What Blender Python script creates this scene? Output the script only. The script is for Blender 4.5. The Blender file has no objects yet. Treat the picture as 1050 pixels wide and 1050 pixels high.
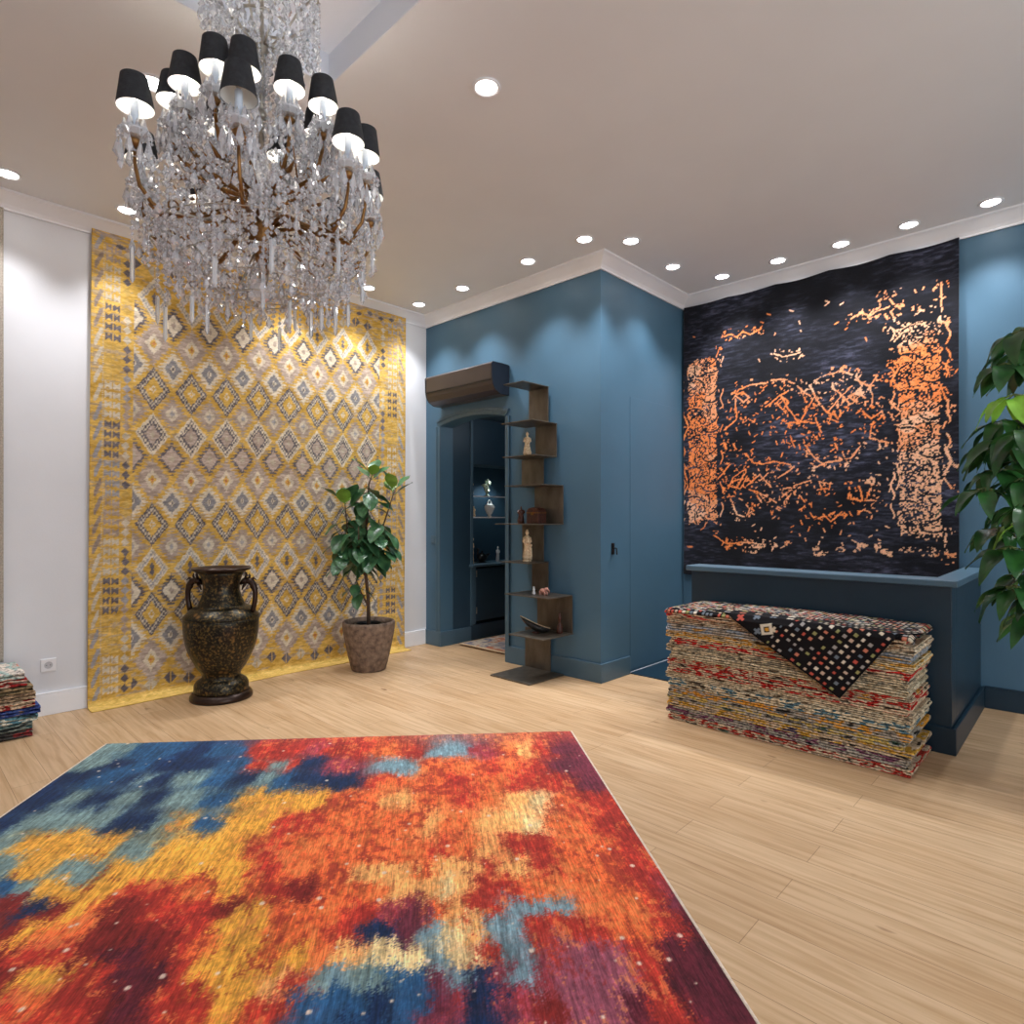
import bpy, bmesh, math, random
import numpy as np
from mathutils import Vector, Matrix, noise as mnoise
random.seed(7)
R = math.radians
COL = bpy.context.scene.collection
YAW = 43.72
CS, SN = math.cos(R(YAW)), math.sin(R(YAW))
FWD = Vector((CS, SN, 0)); RGT = Vector((SN, -CS, 0)); UP = Vector((0, 0, 1))

# ------------------------------------------------------------------ colours
def lin(c):
    return tuple((x/255/12.92 if x/255 <= .04045 else ((x/255+.055)/1.055)**2.4) for x in c)
def lina(a):
    a = np.clip(a, 0, 255)/255.0
    return np.where(a <= .04045, a/12.92, ((a+.055)/1.055)**2.4)

def newmat(name):
    m = bpy.data.materials.new(name); m.use_nodes = True
    nt = m.node_tree; b = nt.nodes['Principled BSDF']
    return m, nt, b
def node(nt, kind, **kw):
    n = nt.nodes.new(kind)
    for k, v in kw.items(): setattr(n, k, v)
    return n
def pmat(name, rgb, rough=.5, metal=0., ns=8., amt=.12, bump=0., bscale=None, stretch=(1,1,1), spec=.5, rgb2=None, coat=0.):
    """noise-varied principled material, in object coordinates"""
    m, nt, b = newmat(name); L = nt.links
    tc = node(nt, 'ShaderNodeTexCoord'); mp = node(nt, 'ShaderNodeMapping')
    mp.inputs['Scale'].default_value = stretch
    L.new(tc.outputs['Object'], mp.inputs['Vector'])
    nz = node(nt, 'ShaderNodeTexNoise'); nz.inputs['Scale'].default_value = ns; nz.inputs['Detail'].default_value = 4
    L.new(mp.outputs[0], nz.inputs['Vector'])
    cr = node(nt, 'ShaderNodeValToRGB')
    c = lin(rgb)
    lo = tuple(x*(1-amt) for x in c) if rgb2 is None else lin(rgb2)
    hi = tuple(min(1, x*(1+amt)) for x in c)
    cr.color_ramp.elements[0].position = .3; cr.color_ramp.elements[1].position = .7
    cr.color_ramp.elements[0].color = (*lo, 1); cr.color_ramp.elements[1].color = (*hi, 1)
    L.new(nz.outputs['Fac'], cr.inputs[0]); L.new(cr.outputs[0], b.inputs['Base Color'])
    b.inputs['Roughness'].default_value = rough; b.inputs['Metallic'].default_value = metal
    b.inputs['Specular IOR Level'].default_value = spec; b.inputs['Coat Weight'].default_value = coat
    if bump:
        n2 = node(nt, 'ShaderNodeTexNoise'); n2.inputs['Scale'].default_value = bscale or ns*4; n2.inputs['Detail'].default_value = 3
        L.new(mp.outputs[0], n2.inputs['Vector'])
        bp = node(nt, 'ShaderNodeBump'); bp.inputs['Strength'].default_value = bump; bp.inputs['Distance'].default_value = .01
        L.new(n2.outputs['Fac'], bp.inputs['Height']); L.new(bp.outputs[0], b.inputs['Normal'])
    return m
def cloth_mat(name, streak=(1,1,1), sscale=200., amt=.35, rough=.95, bump=.3, sheen=0.):
    """woven pattern from the 'pattern' colour attribute, modulated by procedural yarn noise"""
    m, nt, b = newmat(name); L = nt.links
    at = node(nt, 'ShaderNodeAttribute', attribute_name='pattern')
    tc = node(nt, 'ShaderNodeTexCoord'); mp = node(nt, 'ShaderNodeMapping'); mp.inputs['Scale'].default_value = streak
    L.new(tc.outputs['UV'], mp.inputs['Vector'])
    nz = node(nt, 'ShaderNodeTexNoise'); nz.inputs['Scale'].default_value = sscale; nz.inputs['Detail'].default_value = 3
    L.new(mp.outputs[0], nz.inputs['Vector'])
    mr = node(nt, 'ShaderNodeMapRange'); mr.inputs['From Min'].default_value = .25; mr.inputs['From Max'].default_value = .75
    mr.inputs['To Min'].default_value = 1-amt; mr.inputs['To Max'].default_value = 1+amt
    L.new(nz.outputs['Fac'], mr.inputs['Value'])
    mx = node(nt, 'ShaderNodeVectorMath', operation='MULTIPLY')
    L.new(at.outputs['Color'], mx.inputs[0]); L.new(mr.outputs[0], mx.inputs[1])
    L.new(mx.outputs[0], b.inputs['Base Color'])
    bp = node(nt, 'ShaderNodeBump'); bp.inputs['Strength'].default_value = bump; bp.inputs['Distance'].default_value = .004
    L.new(nz.outputs['Fac'], bp.inputs['Height']); L.new(bp.outputs[0], b.inputs['Normal'])
    b.inputs['Roughness'].default_value = rough; b.inputs['Specular IOR Level'].default_value = .15
    b.inputs['Sheen Weight'].default_value = sheen
    return m

# ------------------------------------------------------------------ object helpers
def tag(o, label=None, cat=None, group=None, kind=None):
    if label: o['label'] = label
    if cat: o['category'] = cat
    if group: o['group'] = group
    if kind: o['kind'] = kind
    return o
def empty(name, loc, rz=0., label=None, cat=None, group=None):
    o = bpy.data.objects.new(name, None); COL.objects.link(o)
    o.empty_display_size = .1; o.location = loc; o.rotation_euler = (0, 0, rz)
    return tag(o, label, cat, group)
class MB:
    def __init__(s): s.v = []; s.f = []; s.m = []
    def add(s, vs, fs, mi=0):
        k = len(s.v); s.v += [tuple(p) for p in vs]
        s.f += [tuple(i+k for i in f) for f in fs]; s.m += [mi]*len(fs); return s
    def box(s, a, b, mi=0):
        (x0,y0,z0),(x1,y1,z1) = a, b
        return s.add([(x0,y0,z0),(x1,y0,z0),(x1,y1,z0),(x0,y1,z0),(x0,y0,z1),(x1,y0,z1),(x1,y1,z1),(x0,y1,z1)],
            [(3,2,1,0),(4,5,6,7),(0,1,5,4),(1,2,6,5),(2,3,7,6),(3,0,4,7)], mi)
    def lathe(s, prof, n=24, c=(0,0,0), mi=0, sc=None, caps=True):
        vs = []
        for r, z in prof:
            for i in range(n):
                a = 2*math.pi*i/n
                rr = r*(sc(a, z) if sc else 1)
                vs.append((c[0]+rr*math.cos(a), c[1]+rr*math.sin(a), c[2]+z))
        fs = []
        for j in range(len(prof)-1):
            for i in range(n):
                k = (i+1) % n
                fs.append((j*n+i, j*n+k, (j+1)*n+k, (j+1)*n+i))
        if caps:
            fs.append(tuple(reversed(range(n)))); fs.append(tuple((len(prof)-1)*n+i for i in range(n)))
        return s.add(vs, fs, mi)
    def tube(s, pts, rad, n=8, mi=0):
        pts = [Vector(p) for p in pts]
        if not hasattr(rad, '__len__'): rad = [rad]*len(pts)
        vs = []; up = None
        for i, p in enumerate(pts):
            t = (pts[min(i+1, len(pts)-1)]-pts[max(i-1, 0)]).normalized()
            if up is None: up = t.orthogonal().normalized()
            up = (up - t*up.dot(t))
            up = up.normalized() if up.length > 1e-6 else t.orthogonal().normalized()
            w = t.cross(up)
            for k in range(n):
                a = 2*math.pi*k/n
                vs.append(p+(up*math.cos(a)+w*math.sin(a))*rad[i])
        fs = []
        for j in range(len(pts)-1):
            for k in range(n):
                q = (k+1) % n
                fs.append((j*n+k, j*n+q, (j+1)*n+q, (j+1)*n+k))
        fs.append(tuple(reversed(range(n)))); fs.append(tuple((len(pts)-1)*n+k for k in range(n)))
        return s.add(vs, fs, mi)
    def ball(s, c, r, n=10, m=6, mi=0, sc=(1,1,1)):
        vs = [(c[0], c[1], c[2]-r*sc[2])]
        for j in range(1, m):
            b = -math.pi/2+math.pi*j/m
            for i in range(n):
                a = 2*math.pi*i/n
                vs.append((c[0]+r*sc[0]*math.cos(b)*math.cos(a), c[1]+r*sc[1]*math.cos(b)*math.sin(a), c[2]+r*sc[2]*math.sin(b)))
        vs.append((c[0], c[1], c[2]+r*sc[2]))
        fs = [(0, 1+(i+1) % n, 1+i) for i in range(n)]
        for j in range(m-2):
            for i in range(n):
                k = (i+1) % n
                fs.append((1+j*n+i, 1+j*n+k, 1+(j+1)*n+k, 1+(j+1)*n+i))
        T = len(vs)-1
        fs += [(T, 1+(m-2)*n+i, 1+(m-2)*n+(i+1) % n) for i in range(n)]
        return s.add(vs, fs, mi)
    def build(s, name, mats, parent=None, smooth=False, bevel=0., loc=None):
        me = bpy.data.meshes.new(name); me.from_pydata(s.v, [], s.f)
        if not isinstance(mats, (list, tuple)): mats = [mats]
        for m in mats: me.materials.append(m)
        me.polygons.foreach_set('material_index', s.m)
        if smooth: me.polygons.foreach_set('use_smooth', [True]*len(s.f))
        me.update()
        o = bpy.data.objects.new(name, me); COL.objects.link(o)
        if parent: o.parent = parent
        if loc is not None: o.location = loc
        if bevel:
            bv = o.modifiers.new('bevel', 'BEVEL'); bv.width = bevel; bv.segments = 2; bv.limit_method = 'ANGLE'
        return o
def struct(o): o['kind'] = 'structure'; return o
def grid_cloth(name, P, C, mat, parent=None, thick=.006, uvscale=1., keep=None):
    """P: (n,m,3) positions, C: (n,m,3) sRGB colours 0-255"""
    n, m = P.shape[:2]
    me = bpy.data.meshes.new(name)
    idx = np.arange(n*m).reshape(n, m)
    F = np.stack([idx[:-1,:-1], idx[1:,:-1], idx[1:,1:], idx[:-1,1:]], -1)
    F = F[keep] if keep is not None else F.reshape(-1, 4)
    V = P.reshape(-1, 3)
    me.vertices.add(len(V)); me.vertices.foreach_set('co', V.astype(np.float32).ravel())
    me.loops.add(F.size); me.loops.foreach_set('vertex_index', F.astype(np.int32).ravel())
    me.polygons.add(len(F)); me.polygons.foreach_set('loop_start', np.arange(0, F.size, 4, dtype=np.int32))
    me.polygons.foreach_set('loop_total', np.full(len(F), 4, dtype=np.int32))
    me.update(calc_edges=True)
    a = me.color_attributes.new('pattern', 'FLOAT_COLOR', 'POINT')
    cc = np.ones((n*m, 4), np.float32); cc[:, :3] = lina(C.reshape(-1, 3))
    a.data.foreach_set('color', cc.ravel())
    uv = me.uv_layers.new(name='UVMap')
    ii, jj = np.meshgrid(np.linspace(0, 1, n), np.linspace(0, 1, m), indexing='ij')
    U = np.stack([ii, jj], -1).reshape(-1, 2)*uvscale
    uv.data.foreach_set('uv', U[F.ravel()].astype(np.float32).ravel())
    me.polygons.foreach_set('use_smooth', np.ones(len(F), bool))
    me.materials.append(mat); me.validate(); me.update()
    o = bpy.data.objects.new(name, me); COL.objects.link(o)
    if parent: o.parent = parent
    if thick:
        md = o.modifiers.new('thickness', 'SOLIDIFY'); md.thickness = thick; md.offset = -1
    return o

# ------------------------------------------------------------------ numpy noise
def vnoise(x, y, seed=0):
    xi = np.floor(x).astype(np.int64); yi = np.floor(y).astype(np.int64)
    xf = x-xi; yf = y-yi
    def h(a, b):
        n = (a*374761393 + b*668265263 + seed*974634721) & 0x7fffffff
        n = ((n ^ (n >> 13))*1274126177) & 0x7fffffff
        return ((n ^ (n >> 16)) & 0xffff)/65535.0
    u = xf*xf*(3-2*xf); v = yf*yf*(3-2*yf)
    return (h(xi,yi)*(1-u)+h(xi+1,yi)*u)*(1-v)+(h(xi,yi+1)*(1-u)+h(xi+1,yi+1)*u)*v
def fbm(x, y, seed=0, o=4):
    s = 0; a = .5; t = 0
    for k in range(o):
        s = s+a*vnoise(x*2**k, y*2**k, seed+k*17); t += a; a *= .55
    return s/t
def step(c): return c[..., None]

# ------------------------------------------------------------------ materials
M = {}
M['white_wall'] = pmat('white_wall_paint', (228,229,232), .75, ns=3, amt=.02, bump=.05, bscale=120)
M['blue_wall'] = pmat('blue_wall_paint', (72,107,130), .5, ns=3, amt=.04, bump=.04, bscale=150)
M['blue_trim'] = pmat('blue_trim_gloss', (74,102,120), .38, ns=6, amt=.05)
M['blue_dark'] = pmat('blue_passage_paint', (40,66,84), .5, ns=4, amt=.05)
M['console'] = pmat('console_paint', (22,48,64), .4, ns=5, amt=.05)
M['white_trim'] = pmat('white_trim_paint', (246,247,250), .5, ns=6, amt=.02)
M['ceiling'] = pmat('ceiling_paint', (232,234,236), .6, ns=2, amt=.02)
M['light_band_tray'] = pmat('light_band_paint', (226,230,238), .6, ns=2, amt=.02)
M['steel'] = pmat('raw_steel', (98,90,80), .4, metal=.5, ns=14, amt=.3, stretch=(1,1,.4))
M['brass'] = pmat('aged_brass', (136,98,56), .4, metal=.8, ns=30, amt=.3)
M['silver'] = pmat('tarnished_silver', (176,170,158), .35, metal=.8, ns=30, amt=.25)
M['black_shade'] = pmat('black_shade_fabric', (40,42,46), .8, ns=60, amt=.3, bump=.2, bscale=300)
M['shade_lining'] = pmat('white_shade_lining', (240,238,232), .8, ns=20, amt=.03)
M['candle'] = pmat('candle_sleeve_white', (205,216,230), .35, ns=30, amt=.06)
M['ivory'] = pmat('carved_ivory', (240,218,186), .5, ns=90, amt=.2, rgb2=(204,166,122), bump=.6, bscale=120)
M['white_ceramic'] = pmat('white_ceramic', (226,228,228), .25, ns=40, amt=.1)
M['dark_wood'] = pmat('dark_carved_wood', (74,40,30), .35, ns=30, amt=.35, bump=.4, bscale=80)
M['black_bronze'] = pmat('black_bronze', (44,42,42), .35, metal=.4, ns=40, amt=.4)
M['ac_front'] = pmat('bronze_plastic', (70,62,62), .3, ns=5, amt=.06)
M['ac_dark'] = pmat('navy_black_plastic', (30,36,48), .35, ns=8, amt=.1)
M['pot'] = pmat('stone_planter', (126,106,90), .8, ns=26, amt=.3, rgb2=(84,68,58), bump=.5, bscale=70)
M['soil'] = pmat('potting_soil', (48,36,28), .95, ns=60, amt=.4, bump=.8)
M['bark'] = pmat('plant_bark', (86,66,52), .8, ns=40, amt=.3, bump=.4)
M['bark_green'] = pmat('green_stem', (96,110,60), .6, ns=40, amt=.2)
M['leaf'] = pmat('fig_leaf', (70,112,72), .28, ns=18, amt=.3, rgb2=(40,78,54), bump=.25, bscale=40)
M['leaf_light'] = pmat('young_leaf', (112,156,58), .4, ns=18, amt=.25)
M['schef'] = pmat('umbrella_leaf', (44,90,38), .32, ns=14, amt=.3, rgb2=(26,62,30))
M['schef_light'] = pmat('umbrella_leaf_bright', (136,190,62), .4, ns=14, amt=.2)
M['plastic'] = pmat('white_plastic', (236,236,238), .35, ns=20, amt=.02)
M['black_metal'] = pmat('black_metal', (28,28,30), .4, metal=.3, ns=20, amt=.2)
M['cream_binding'] = pmat('cream_wool_binding', (226,208,188), .9, ns=80, amt=.15, bump=.5, bscale=200)

def emis(name, rgb, st):
    m, nt, b = newmat(name)
    b.inputs['Base Color'].default_value = (*lin(rgb), 1)
    b.inputs['Emission Color'].default_value = (*lin(rgb), 1); b.inputs['Emission Strength'].default_value = st
    return m
M['lamp_lens'] = emis('downlight_lens', (255,252,248), 30)
M['bulb'] = emis('candle_bulb_glow', (255,248,240), 8)
M['unlit_bulb'] = pmat('unlit_bulb_glass', (214,210,200), .2, ns=10, amt=.03)

def crystal_mat():
    m, nt, b = newmat('cut_crystal'); L = nt.links; out = nt.nodes['Material Output']
    nt.nodes.remove(b)
    lw = node(nt, 'ShaderNodeLayerWeight'); lw.inputs['Blend'].default_value = .45
    tr = node(nt, 'ShaderNodeBsdfTransparent'); tr.inputs[0].default_value = (.93,.95,.97,1)
    rf = node(nt, 'ShaderNodeBsdfRefraction'); rf.inputs['IOR'].default_value = 1.5; rf.inputs['Roughness'].default_value = .02
    gl = node(nt, 'ShaderNodeBsdfGlossy'); gl.inputs['Roughness'].default_value = .08
    gl.inputs['Color'].default_value = (.95,.96,1,1)
    df = node(nt, 'ShaderNodeBsdfDiffuse'); df.inputs[0].default_value = (.93,.95,.97,1)
    m0 = node(nt, 'ShaderNodeMixShader'); m0.inputs[0].default_value = .35
    L.new(tr.outputs[0], m0.inputs[1]); L.new(rf.outputs[0], m0.inputs[2])
    m1 = node(nt, 'ShaderNodeMixShader'); m1.inputs[0].default_value = .34
    L.new(m0.outputs[0], m1.inputs[1]); L.new(df.outputs[0], m1.inputs[2])
    m2 = node(nt, 'ShaderNodeMixShader'); L.new(lw.outputs['Facing'], m2.inputs[0])
    L.new(m1.outputs[0], m2.inputs[1]); L.new(gl.outputs[0], m2.inputs[2])
    L.new(m2.outputs[0], out.inputs['Surface'])
    return m
M['crystal'] = crystal_mat()
def pane_mat():
    m, nt, b = newmat('clear_pane'); L = nt.links; out = nt.nodes['Material Output']; nt.nodes.remove(b)
    tr = node(nt, 'ShaderNodeBsdfTransparent'); tr.inputs[0].default_value = (.9,.94,.94,1)
    gl = node(nt, 'ShaderNodeBsdfGlossy'); gl.inputs['Roughness'].default_value = .02
    mx = node(nt, 'ShaderNodeMixShader'); mx.inputs[0].default_value = .12
    L.new(tr.outputs[0], mx.inputs[1]); L.new(gl.outputs[0], mx.inputs[2]); L.new(mx.outputs[0], out.inputs['Surface'])
    return m
M['pane'] = pane_mat()

def floor_mat():
    m, nt, b = newmat('oak_plank_floor'); L = nt.links
    tc = node(nt, 'ShaderNodeTexCoord'); sx = node(nt, 'ShaderNodeSeparateXYZ'); L.new(tc.outputs['Object'], sx.inputs[0])
    cb = node(nt, 'ShaderNodeCombineXYZ'); L.new(sx.outputs['Y'], cb.inputs['X']); L.new(sx.outputs['X'], cb.inputs['Y'])
    br = node(nt, 'ShaderNodeTexBrick'); L.new(cb.outputs[0], br.inputs['Vector'])
    br.offset = .37; br.inputs['Scale'].default_value = 1; br.inputs['Brick Width'].default_value = 1.25
    br.inputs['Row Height'].default_value = .152; br.inputs['Mortar Size'].default_value = .0012; br.inputs['Mortar Smooth'].default_value = .3
    br.inputs['Color1'].default_value = (*lin((214,182,144)), 1); br.inputs['Color2'].default_value = (*lin((203,169,130)), 1)
    br.inputs['Mortar'].default_value = (*lin((150,116,84)), 1)
    mp = node(nt, 'ShaderNodeMapping'); mp.inputs['Scale'].default_value = (1.6, 26, 1); L.new(cb.outputs[0], mp.inputs['Vector'])
    nz = node(nt, 'ShaderNodeTexNoise'); nz.inputs['Scale'].default_value = 1.6; nz.inputs['Detail'].default_value = 6; nz.inputs['Distortion'].default_value = .6
    L.new(mp.outputs[0], nz.inputs['Vector'])
    cr = node(nt, 'ShaderNodeValToRGB'); e = cr.color_ramp.elements
    e[0].position = .3; e[0].color = (*lin((218,205,186)), 1); e[1].position = .62; e[1].color = (1,1,1,1)
    L.new(nz.outputs['Fac'], cr.inputs[0])
    mul = node(nt, 'ShaderNodeMix', data_type='RGBA', blend_type='MULTIPLY'); mul.inputs[0].default_value = .8
    L.new(br.outputs['Color'], mul.inputs[6]); L.new(cr.outputs[0], mul.inputs[7])
    # knots
    mp2 = node(nt, 'ShaderNodeMapping'); mp2.inputs['Scale'].default_value = (2.2, 6, 1); L.new(cb.outputs[0], mp2.inputs['Vector'])
    n3 = node(nt, 'ShaderNodeTexNoise'); n3.inputs['Scale'].default_value = 2.4; n3.inputs['Detail'].default_value = 2; L.new(mp2.outputs[0], n3.inputs['Vector'])
    c3 = node(nt, 'ShaderNodeValToRGB'); c3.color_ramp.elements[0].position = .70; c3.color_ramp.elements[1].position = .80
    L.new(n3.outputs['Fac'], c3.inputs[0])
    kn = node(nt, 'ShaderNodeMix', data_type='RGBA'); L.new(c3.outputs[0], kn.inputs[0]); L.new(mul.outputs[2], kn.inputs[6])
    kn.inputs[7].default_value = (*lin((140,100,64)), 1)
    L.new(kn.outputs[2], b.inputs['Base Color'])
    b.inputs['Roughness'].default_value = .42; b.inputs['Specular IOR Level'].default_value = .4
    bp = node(nt, 'ShaderNodeBump'); bp.inputs['Strength'].default_value = .12; bp.inputs['Distance'].default_value = .003
    L.new(nz.outputs['Fac'], bp.inputs['Height']); L.new(bp.outputs[0], b.inputs['Normal'])
    return m
M['floor'] = floor_mat()
# ================================================================== ROOM
H = 3.33; CB = 3.236; XR = 5.25; XD = 3.93; YL = 4.98; YS = 2.80; BB = .15
XB = -2.4; YB = -2.6
b = MB(); b.box((XB-.15, YB-.15, -.1), (5.75, 5.2, 0)); struct(b.build('floor', M['floor']))
# ceiling with a shallow raised tray made up to imitate a soft band of light
TX, TY, TH = 1.49, 2.62, .15
b = MB()
b.box((TX, YB, H), (XR+.15, YL+.15, H+.3), 0); b.box((XB, TY, H), (TX, YL+.15, H+.3), 0)
b.box((XB, YB, H+TH), (TX, TY, H+.3), 1)
b.box((TX-.006, YB, H+.001), (TX, TY, H+TH), 1); b.box((XB, TY-.006, H+.001), (TX, TY, H+TH), 1)
struct(b.build('ceiling', [M['ceiling'], M['light_band_tray']]))
b = MB(); b.box((XB-.15, YL, 0), (XD+.16, YL+.15, H+.1)); struct(b.build('wall_left', M['white_wall']))
# wall with the arched doorway
D0, D1 = 3.83, 4.745; ZS = 2.205; RISE = .055; T = .16
b = MB()
b.box((XD, YS, 0), (XD+T, D0, H+.1)); b.box((XD, D1, 0), (XD+T, YL+.15, H+.1))
n = 16
arch = [(D0+(D1-D0)*i/n, ZS+RISE*(1-(2*i/n-1)**2)) for i in range(n+1)]
for i in range(n):
    (y0, z0), (y1, z1) = arch[i], arch[i+1]
    vs = [(XD,y0,z0),(XD,y1,z1),(XD,y1,H+.1),(XD,y0,H+.1),(XD+T,y0,z0),(XD+T,y1,z1),(XD+T,y1,H+.1),(XD+T,y0,H+.1)]
    b.add(vs, [(0,3,2,1),(4,5,6,7),(0,1,5,4),(2,3,7,6)])
struct(b.build('wall_back', M['blue_wall']))
b = MB(); b.box((XD+T, YS, 0), (XR+.3, YS+.15, H+.1)); ws = struct(b.build('wall_side', M['blue_wall']))
b = MB(); b.box((XR, YB-.15, 0), (XR+.15, YS-.001, H+.1)); struct(b.build('wall_right', M['blue_wall']))
b = MB(); b.box((XB-.15, YB, 0), (XB, YL, H+.4)); struct(b.build('wall_near', M['white_wall']))
W0, W1, WZ0, WZ1 = -.6, 3.4, .35, 2.85
b = MB()
b.box((XB, YB-.15, 0), (W0, YB, H+.4)); b.box((W1, YB-.15, 0), (XR, YB, H+.4))
b.box((W0, YB-.15, 0), (W1, YB, WZ0)); b.box((W0, YB-.15, WZ1), (W1, YB, H+.4)); struct(b.build('wall_front', M['white_wall']))
b = MB()
for x in np.linspace(W0, W1, 4):
    b.box((x-.03, YB-.1, WZ0), (x+.03, YB-.04, WZ1))
b.box((W0, YB-.1, WZ0), (W1, YB-.04, WZ0+.06)); b.box((W0, YB-.1, WZ1-.06), (W1, YB-.04, WZ1))
wf = struct(b.build('fill_window', M['white_trim']))  # unseen window, added to let fill daylight into the room
b = MB(); b.box((W0+.03, YB-.075, WZ0+.06), (W1-.03, YB-.069, WZ1-.06)); b.build('pane', M['pane'], wf)

# crown moulding: sloped cove strips, baseboards
def crown(name, path, mat=M['white_trim'], p=.115, parent=None):
    """path: wall-line points in plan with the room to the right when walking along it; mitred"""
    pts = [Vector((x, y, 0)) for x, y in path]; b = MB()
    def nrm(i):
        t = (pts[i+1]-pts[i]).normalized(); return Vector((t.y, -t.x, 0))
    rows = []
    for i, q in enumerate(pts):
        if i == 0: o = nrm(0)
        elif i == len(pts)-1: o = nrm(i-1)
        else:
            a, c = nrm(i-1), nrm(i); o = (a+c)/(1+a.dot(c))
        prof = [(.0005, CB), (.014, CB), (.014, CB+.012), (.03, CB+.03), (p-.02, H-.022), (p, H-.014), (p, H-.0005), (.0005, H-.0005)]
        rows.append([q+o*d+Vector((0,0,z)) for d, z in prof])
    k = len(rows[0])
    for r in rows: b.v += [tuple(v) for v in r]
    for i in range(len(rows)-1):
        for j in range(k):
            q = (j+1) % k
            b.f.append((i*k+j, i*k+q, (i+1)*k+q, (i+1)*k+j)); b.m.append(0)
    b.f.append(tuple(range(k))); b.f.append(tuple(reversed([(len(rows)-1)*k+j for j in range(k)]))); b.m += [0, 0]
    return struct(b.build(name, mat))
crown('trim_1', [(XB, YL), (XD, YL), (XD, YS), (XR, YS), (XR, YB)])
def baseboard(name, x0, y0, x1, y1, mat, h=BB, t=.016):
    b = MB(); b.box((x0, y0, 0), (x1, y1, h-.012)); 
    # chamfered top bead
    b.box((x0, y0, h-.012), (x1, y1, h)); return struct(b.build(name, mat, bevel=.004))
baseboard('baseboard_left', XB, YL-.018, XD-.018, YL-.0005, M['white_trim'])
b = MB(); b.box((XD-.018, D1, 0), (XD-.0005, YL-.0005, BB)); b.box((XD-.018, D1-.016, 0), (XD+.40, D1-.0005, BB)); struct(b.build('baseboard_back', M['blue_trim'], bevel=.004))
b = MB(); b.box((XD-.018, YS-.018, 0), (XD-.0005, D0, BB)); b.box((XD-.0005, YS-.018, 0), (4.33, YS-.0005, BB)); struct(b.build('baseboard_side', M['blue_trim'], bevel=.004))
baseboard('baseboard_right', XR-.018, YB, XR-.0005, .55, M['console'])
# white strip imitating light under the flush panel and blue plinth by the console
b = MB(); b.box((4.345, YS-.004, 0), (XR, YS-.0006, .012)); struct(b.build('gap_light_strip', M['white_trim']))
b = MB(); b.box((4.335, 2.16, 0), (XR, YS-.006, .008)); struct(b.build('trim_3', M['console']))
# flush door panel in the side wall
b = MB()
b.box((4.345, YS-.0035, .03), (5.16, YS-.0006, 2.3)); dr = struct(b.build('door_2', M['blue_wall'], bevel=.002))
b = MB(); b.box((4.075, YS-.012, 1.0), (4.105, YS-.0006, 1.09)); b.tube([(4.09, YS-.012, 1.05), (4.09, YS-.04, 1.05), (4.09, YS-.045, 1.0)], .006)
b.build('door_lock', M['black_metal'], ws, bevel=.002)

# door casing
def casing():
    b = MB()
    for (w0, w1, d) in ((.0, .052, .016), (.036, .052, .026)):
        x0 = XD-d
        b.box((x0, D1+w0, BB), (XD-.0005, D1+w1, ZS)); b.box((x0, D0-w1, BB), (XD-.0005, D0-w0, ZS))
        for i in range(n):
            (y0, z0), (y1, z1) = arch[i], arch[i+1]
            def ex(y): return D0-w1+(y-D0)/(D1-D0)*(D1-D0+2*w1)
            def ey(y): return D0-w0+(y-D0)/(D1-D0)*(D1-D0+2*w0)
            vs = []
            for x in (x0, XD-.0005):
                vs += [(x, ey(y0), z0+w0), (x, ey(y1), z1+w0), (x, ex(y1), z1+w1+.01), (x, ex(y0), z0+w1+.01)]
            b.add(vs, [(0,3,2,1),(4,5,6,7),(0,1,5,4),(2,3,7,6),(1,2,6,5),(3,0,4,7)])
    return struct(b.build('door_1', M['blue_trim'], bevel=.003))
casing()

# passage behind the doorway: wall with shelf niche, soffit, end walls
NX0, NX1, NZ0, NZ1 = 4.36, 5.30, .80, 1.86
b = MB()
PY = D1
b.box((XD+T, PY, 0), (NX0, 5.2, 2.42)); b.box((NX0, PY, NZ1), (5.6, 5.2, 2.42)); b.box((NX1, PY, 0), (5.6, 5.2, NZ1))
b.box((NX0, 5.04, 0), (NX1, 5.2, NZ1)); b.box((NX0, PY-.0005, 0), (NX1, 5.04, .16))
b.box((5.6, YS+.15, 0), (5.75, 5.2, 2.5))
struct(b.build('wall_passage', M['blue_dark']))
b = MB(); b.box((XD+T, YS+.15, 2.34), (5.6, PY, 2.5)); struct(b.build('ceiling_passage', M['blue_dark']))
b = MB(); b.box((NX0-.035, PY-.014, .16), (NX0-.001, PY-.0006, 2.33)); struct(b.build('trim_4', M['blue_trim'], bevel=.003))
cab = empty('built_in_cabinet', (NX0, PY, 0), label='dark blue built-in cabinet with glass shelves seen through the doorway', cat='cabinet')
b = MB(); b.box((-.05, -.06, .775), (.93, .29, .80)); b.build('countertop', M['blue_trim'], cab, bevel=.003)
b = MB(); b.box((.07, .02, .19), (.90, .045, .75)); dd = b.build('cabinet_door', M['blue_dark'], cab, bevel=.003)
b = MB(); b.box((.002, .01, .165), (.06, .05, .775)); b.build('side_stile', M['blue_trim'], cab)
for z in (.27, .66):
    b = MB(); b.box((.056, .012, z), (.078, .022, z+.07)); b.build('hinge', M['silver'], dd)
for z in (1.30, 1.525):
    b = MB(); b.box((.006, .03, z-.012), (.934, .285, z)); gs = tag(b.build('glass_shelf', M['pane'], cab), 'clear glass shelf with pale edge'); b = MB(); b.box((.006, .026, z-.012), (.934, .0298, z)); b.build('shelf_edge', M['white_trim'], gs)

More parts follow.
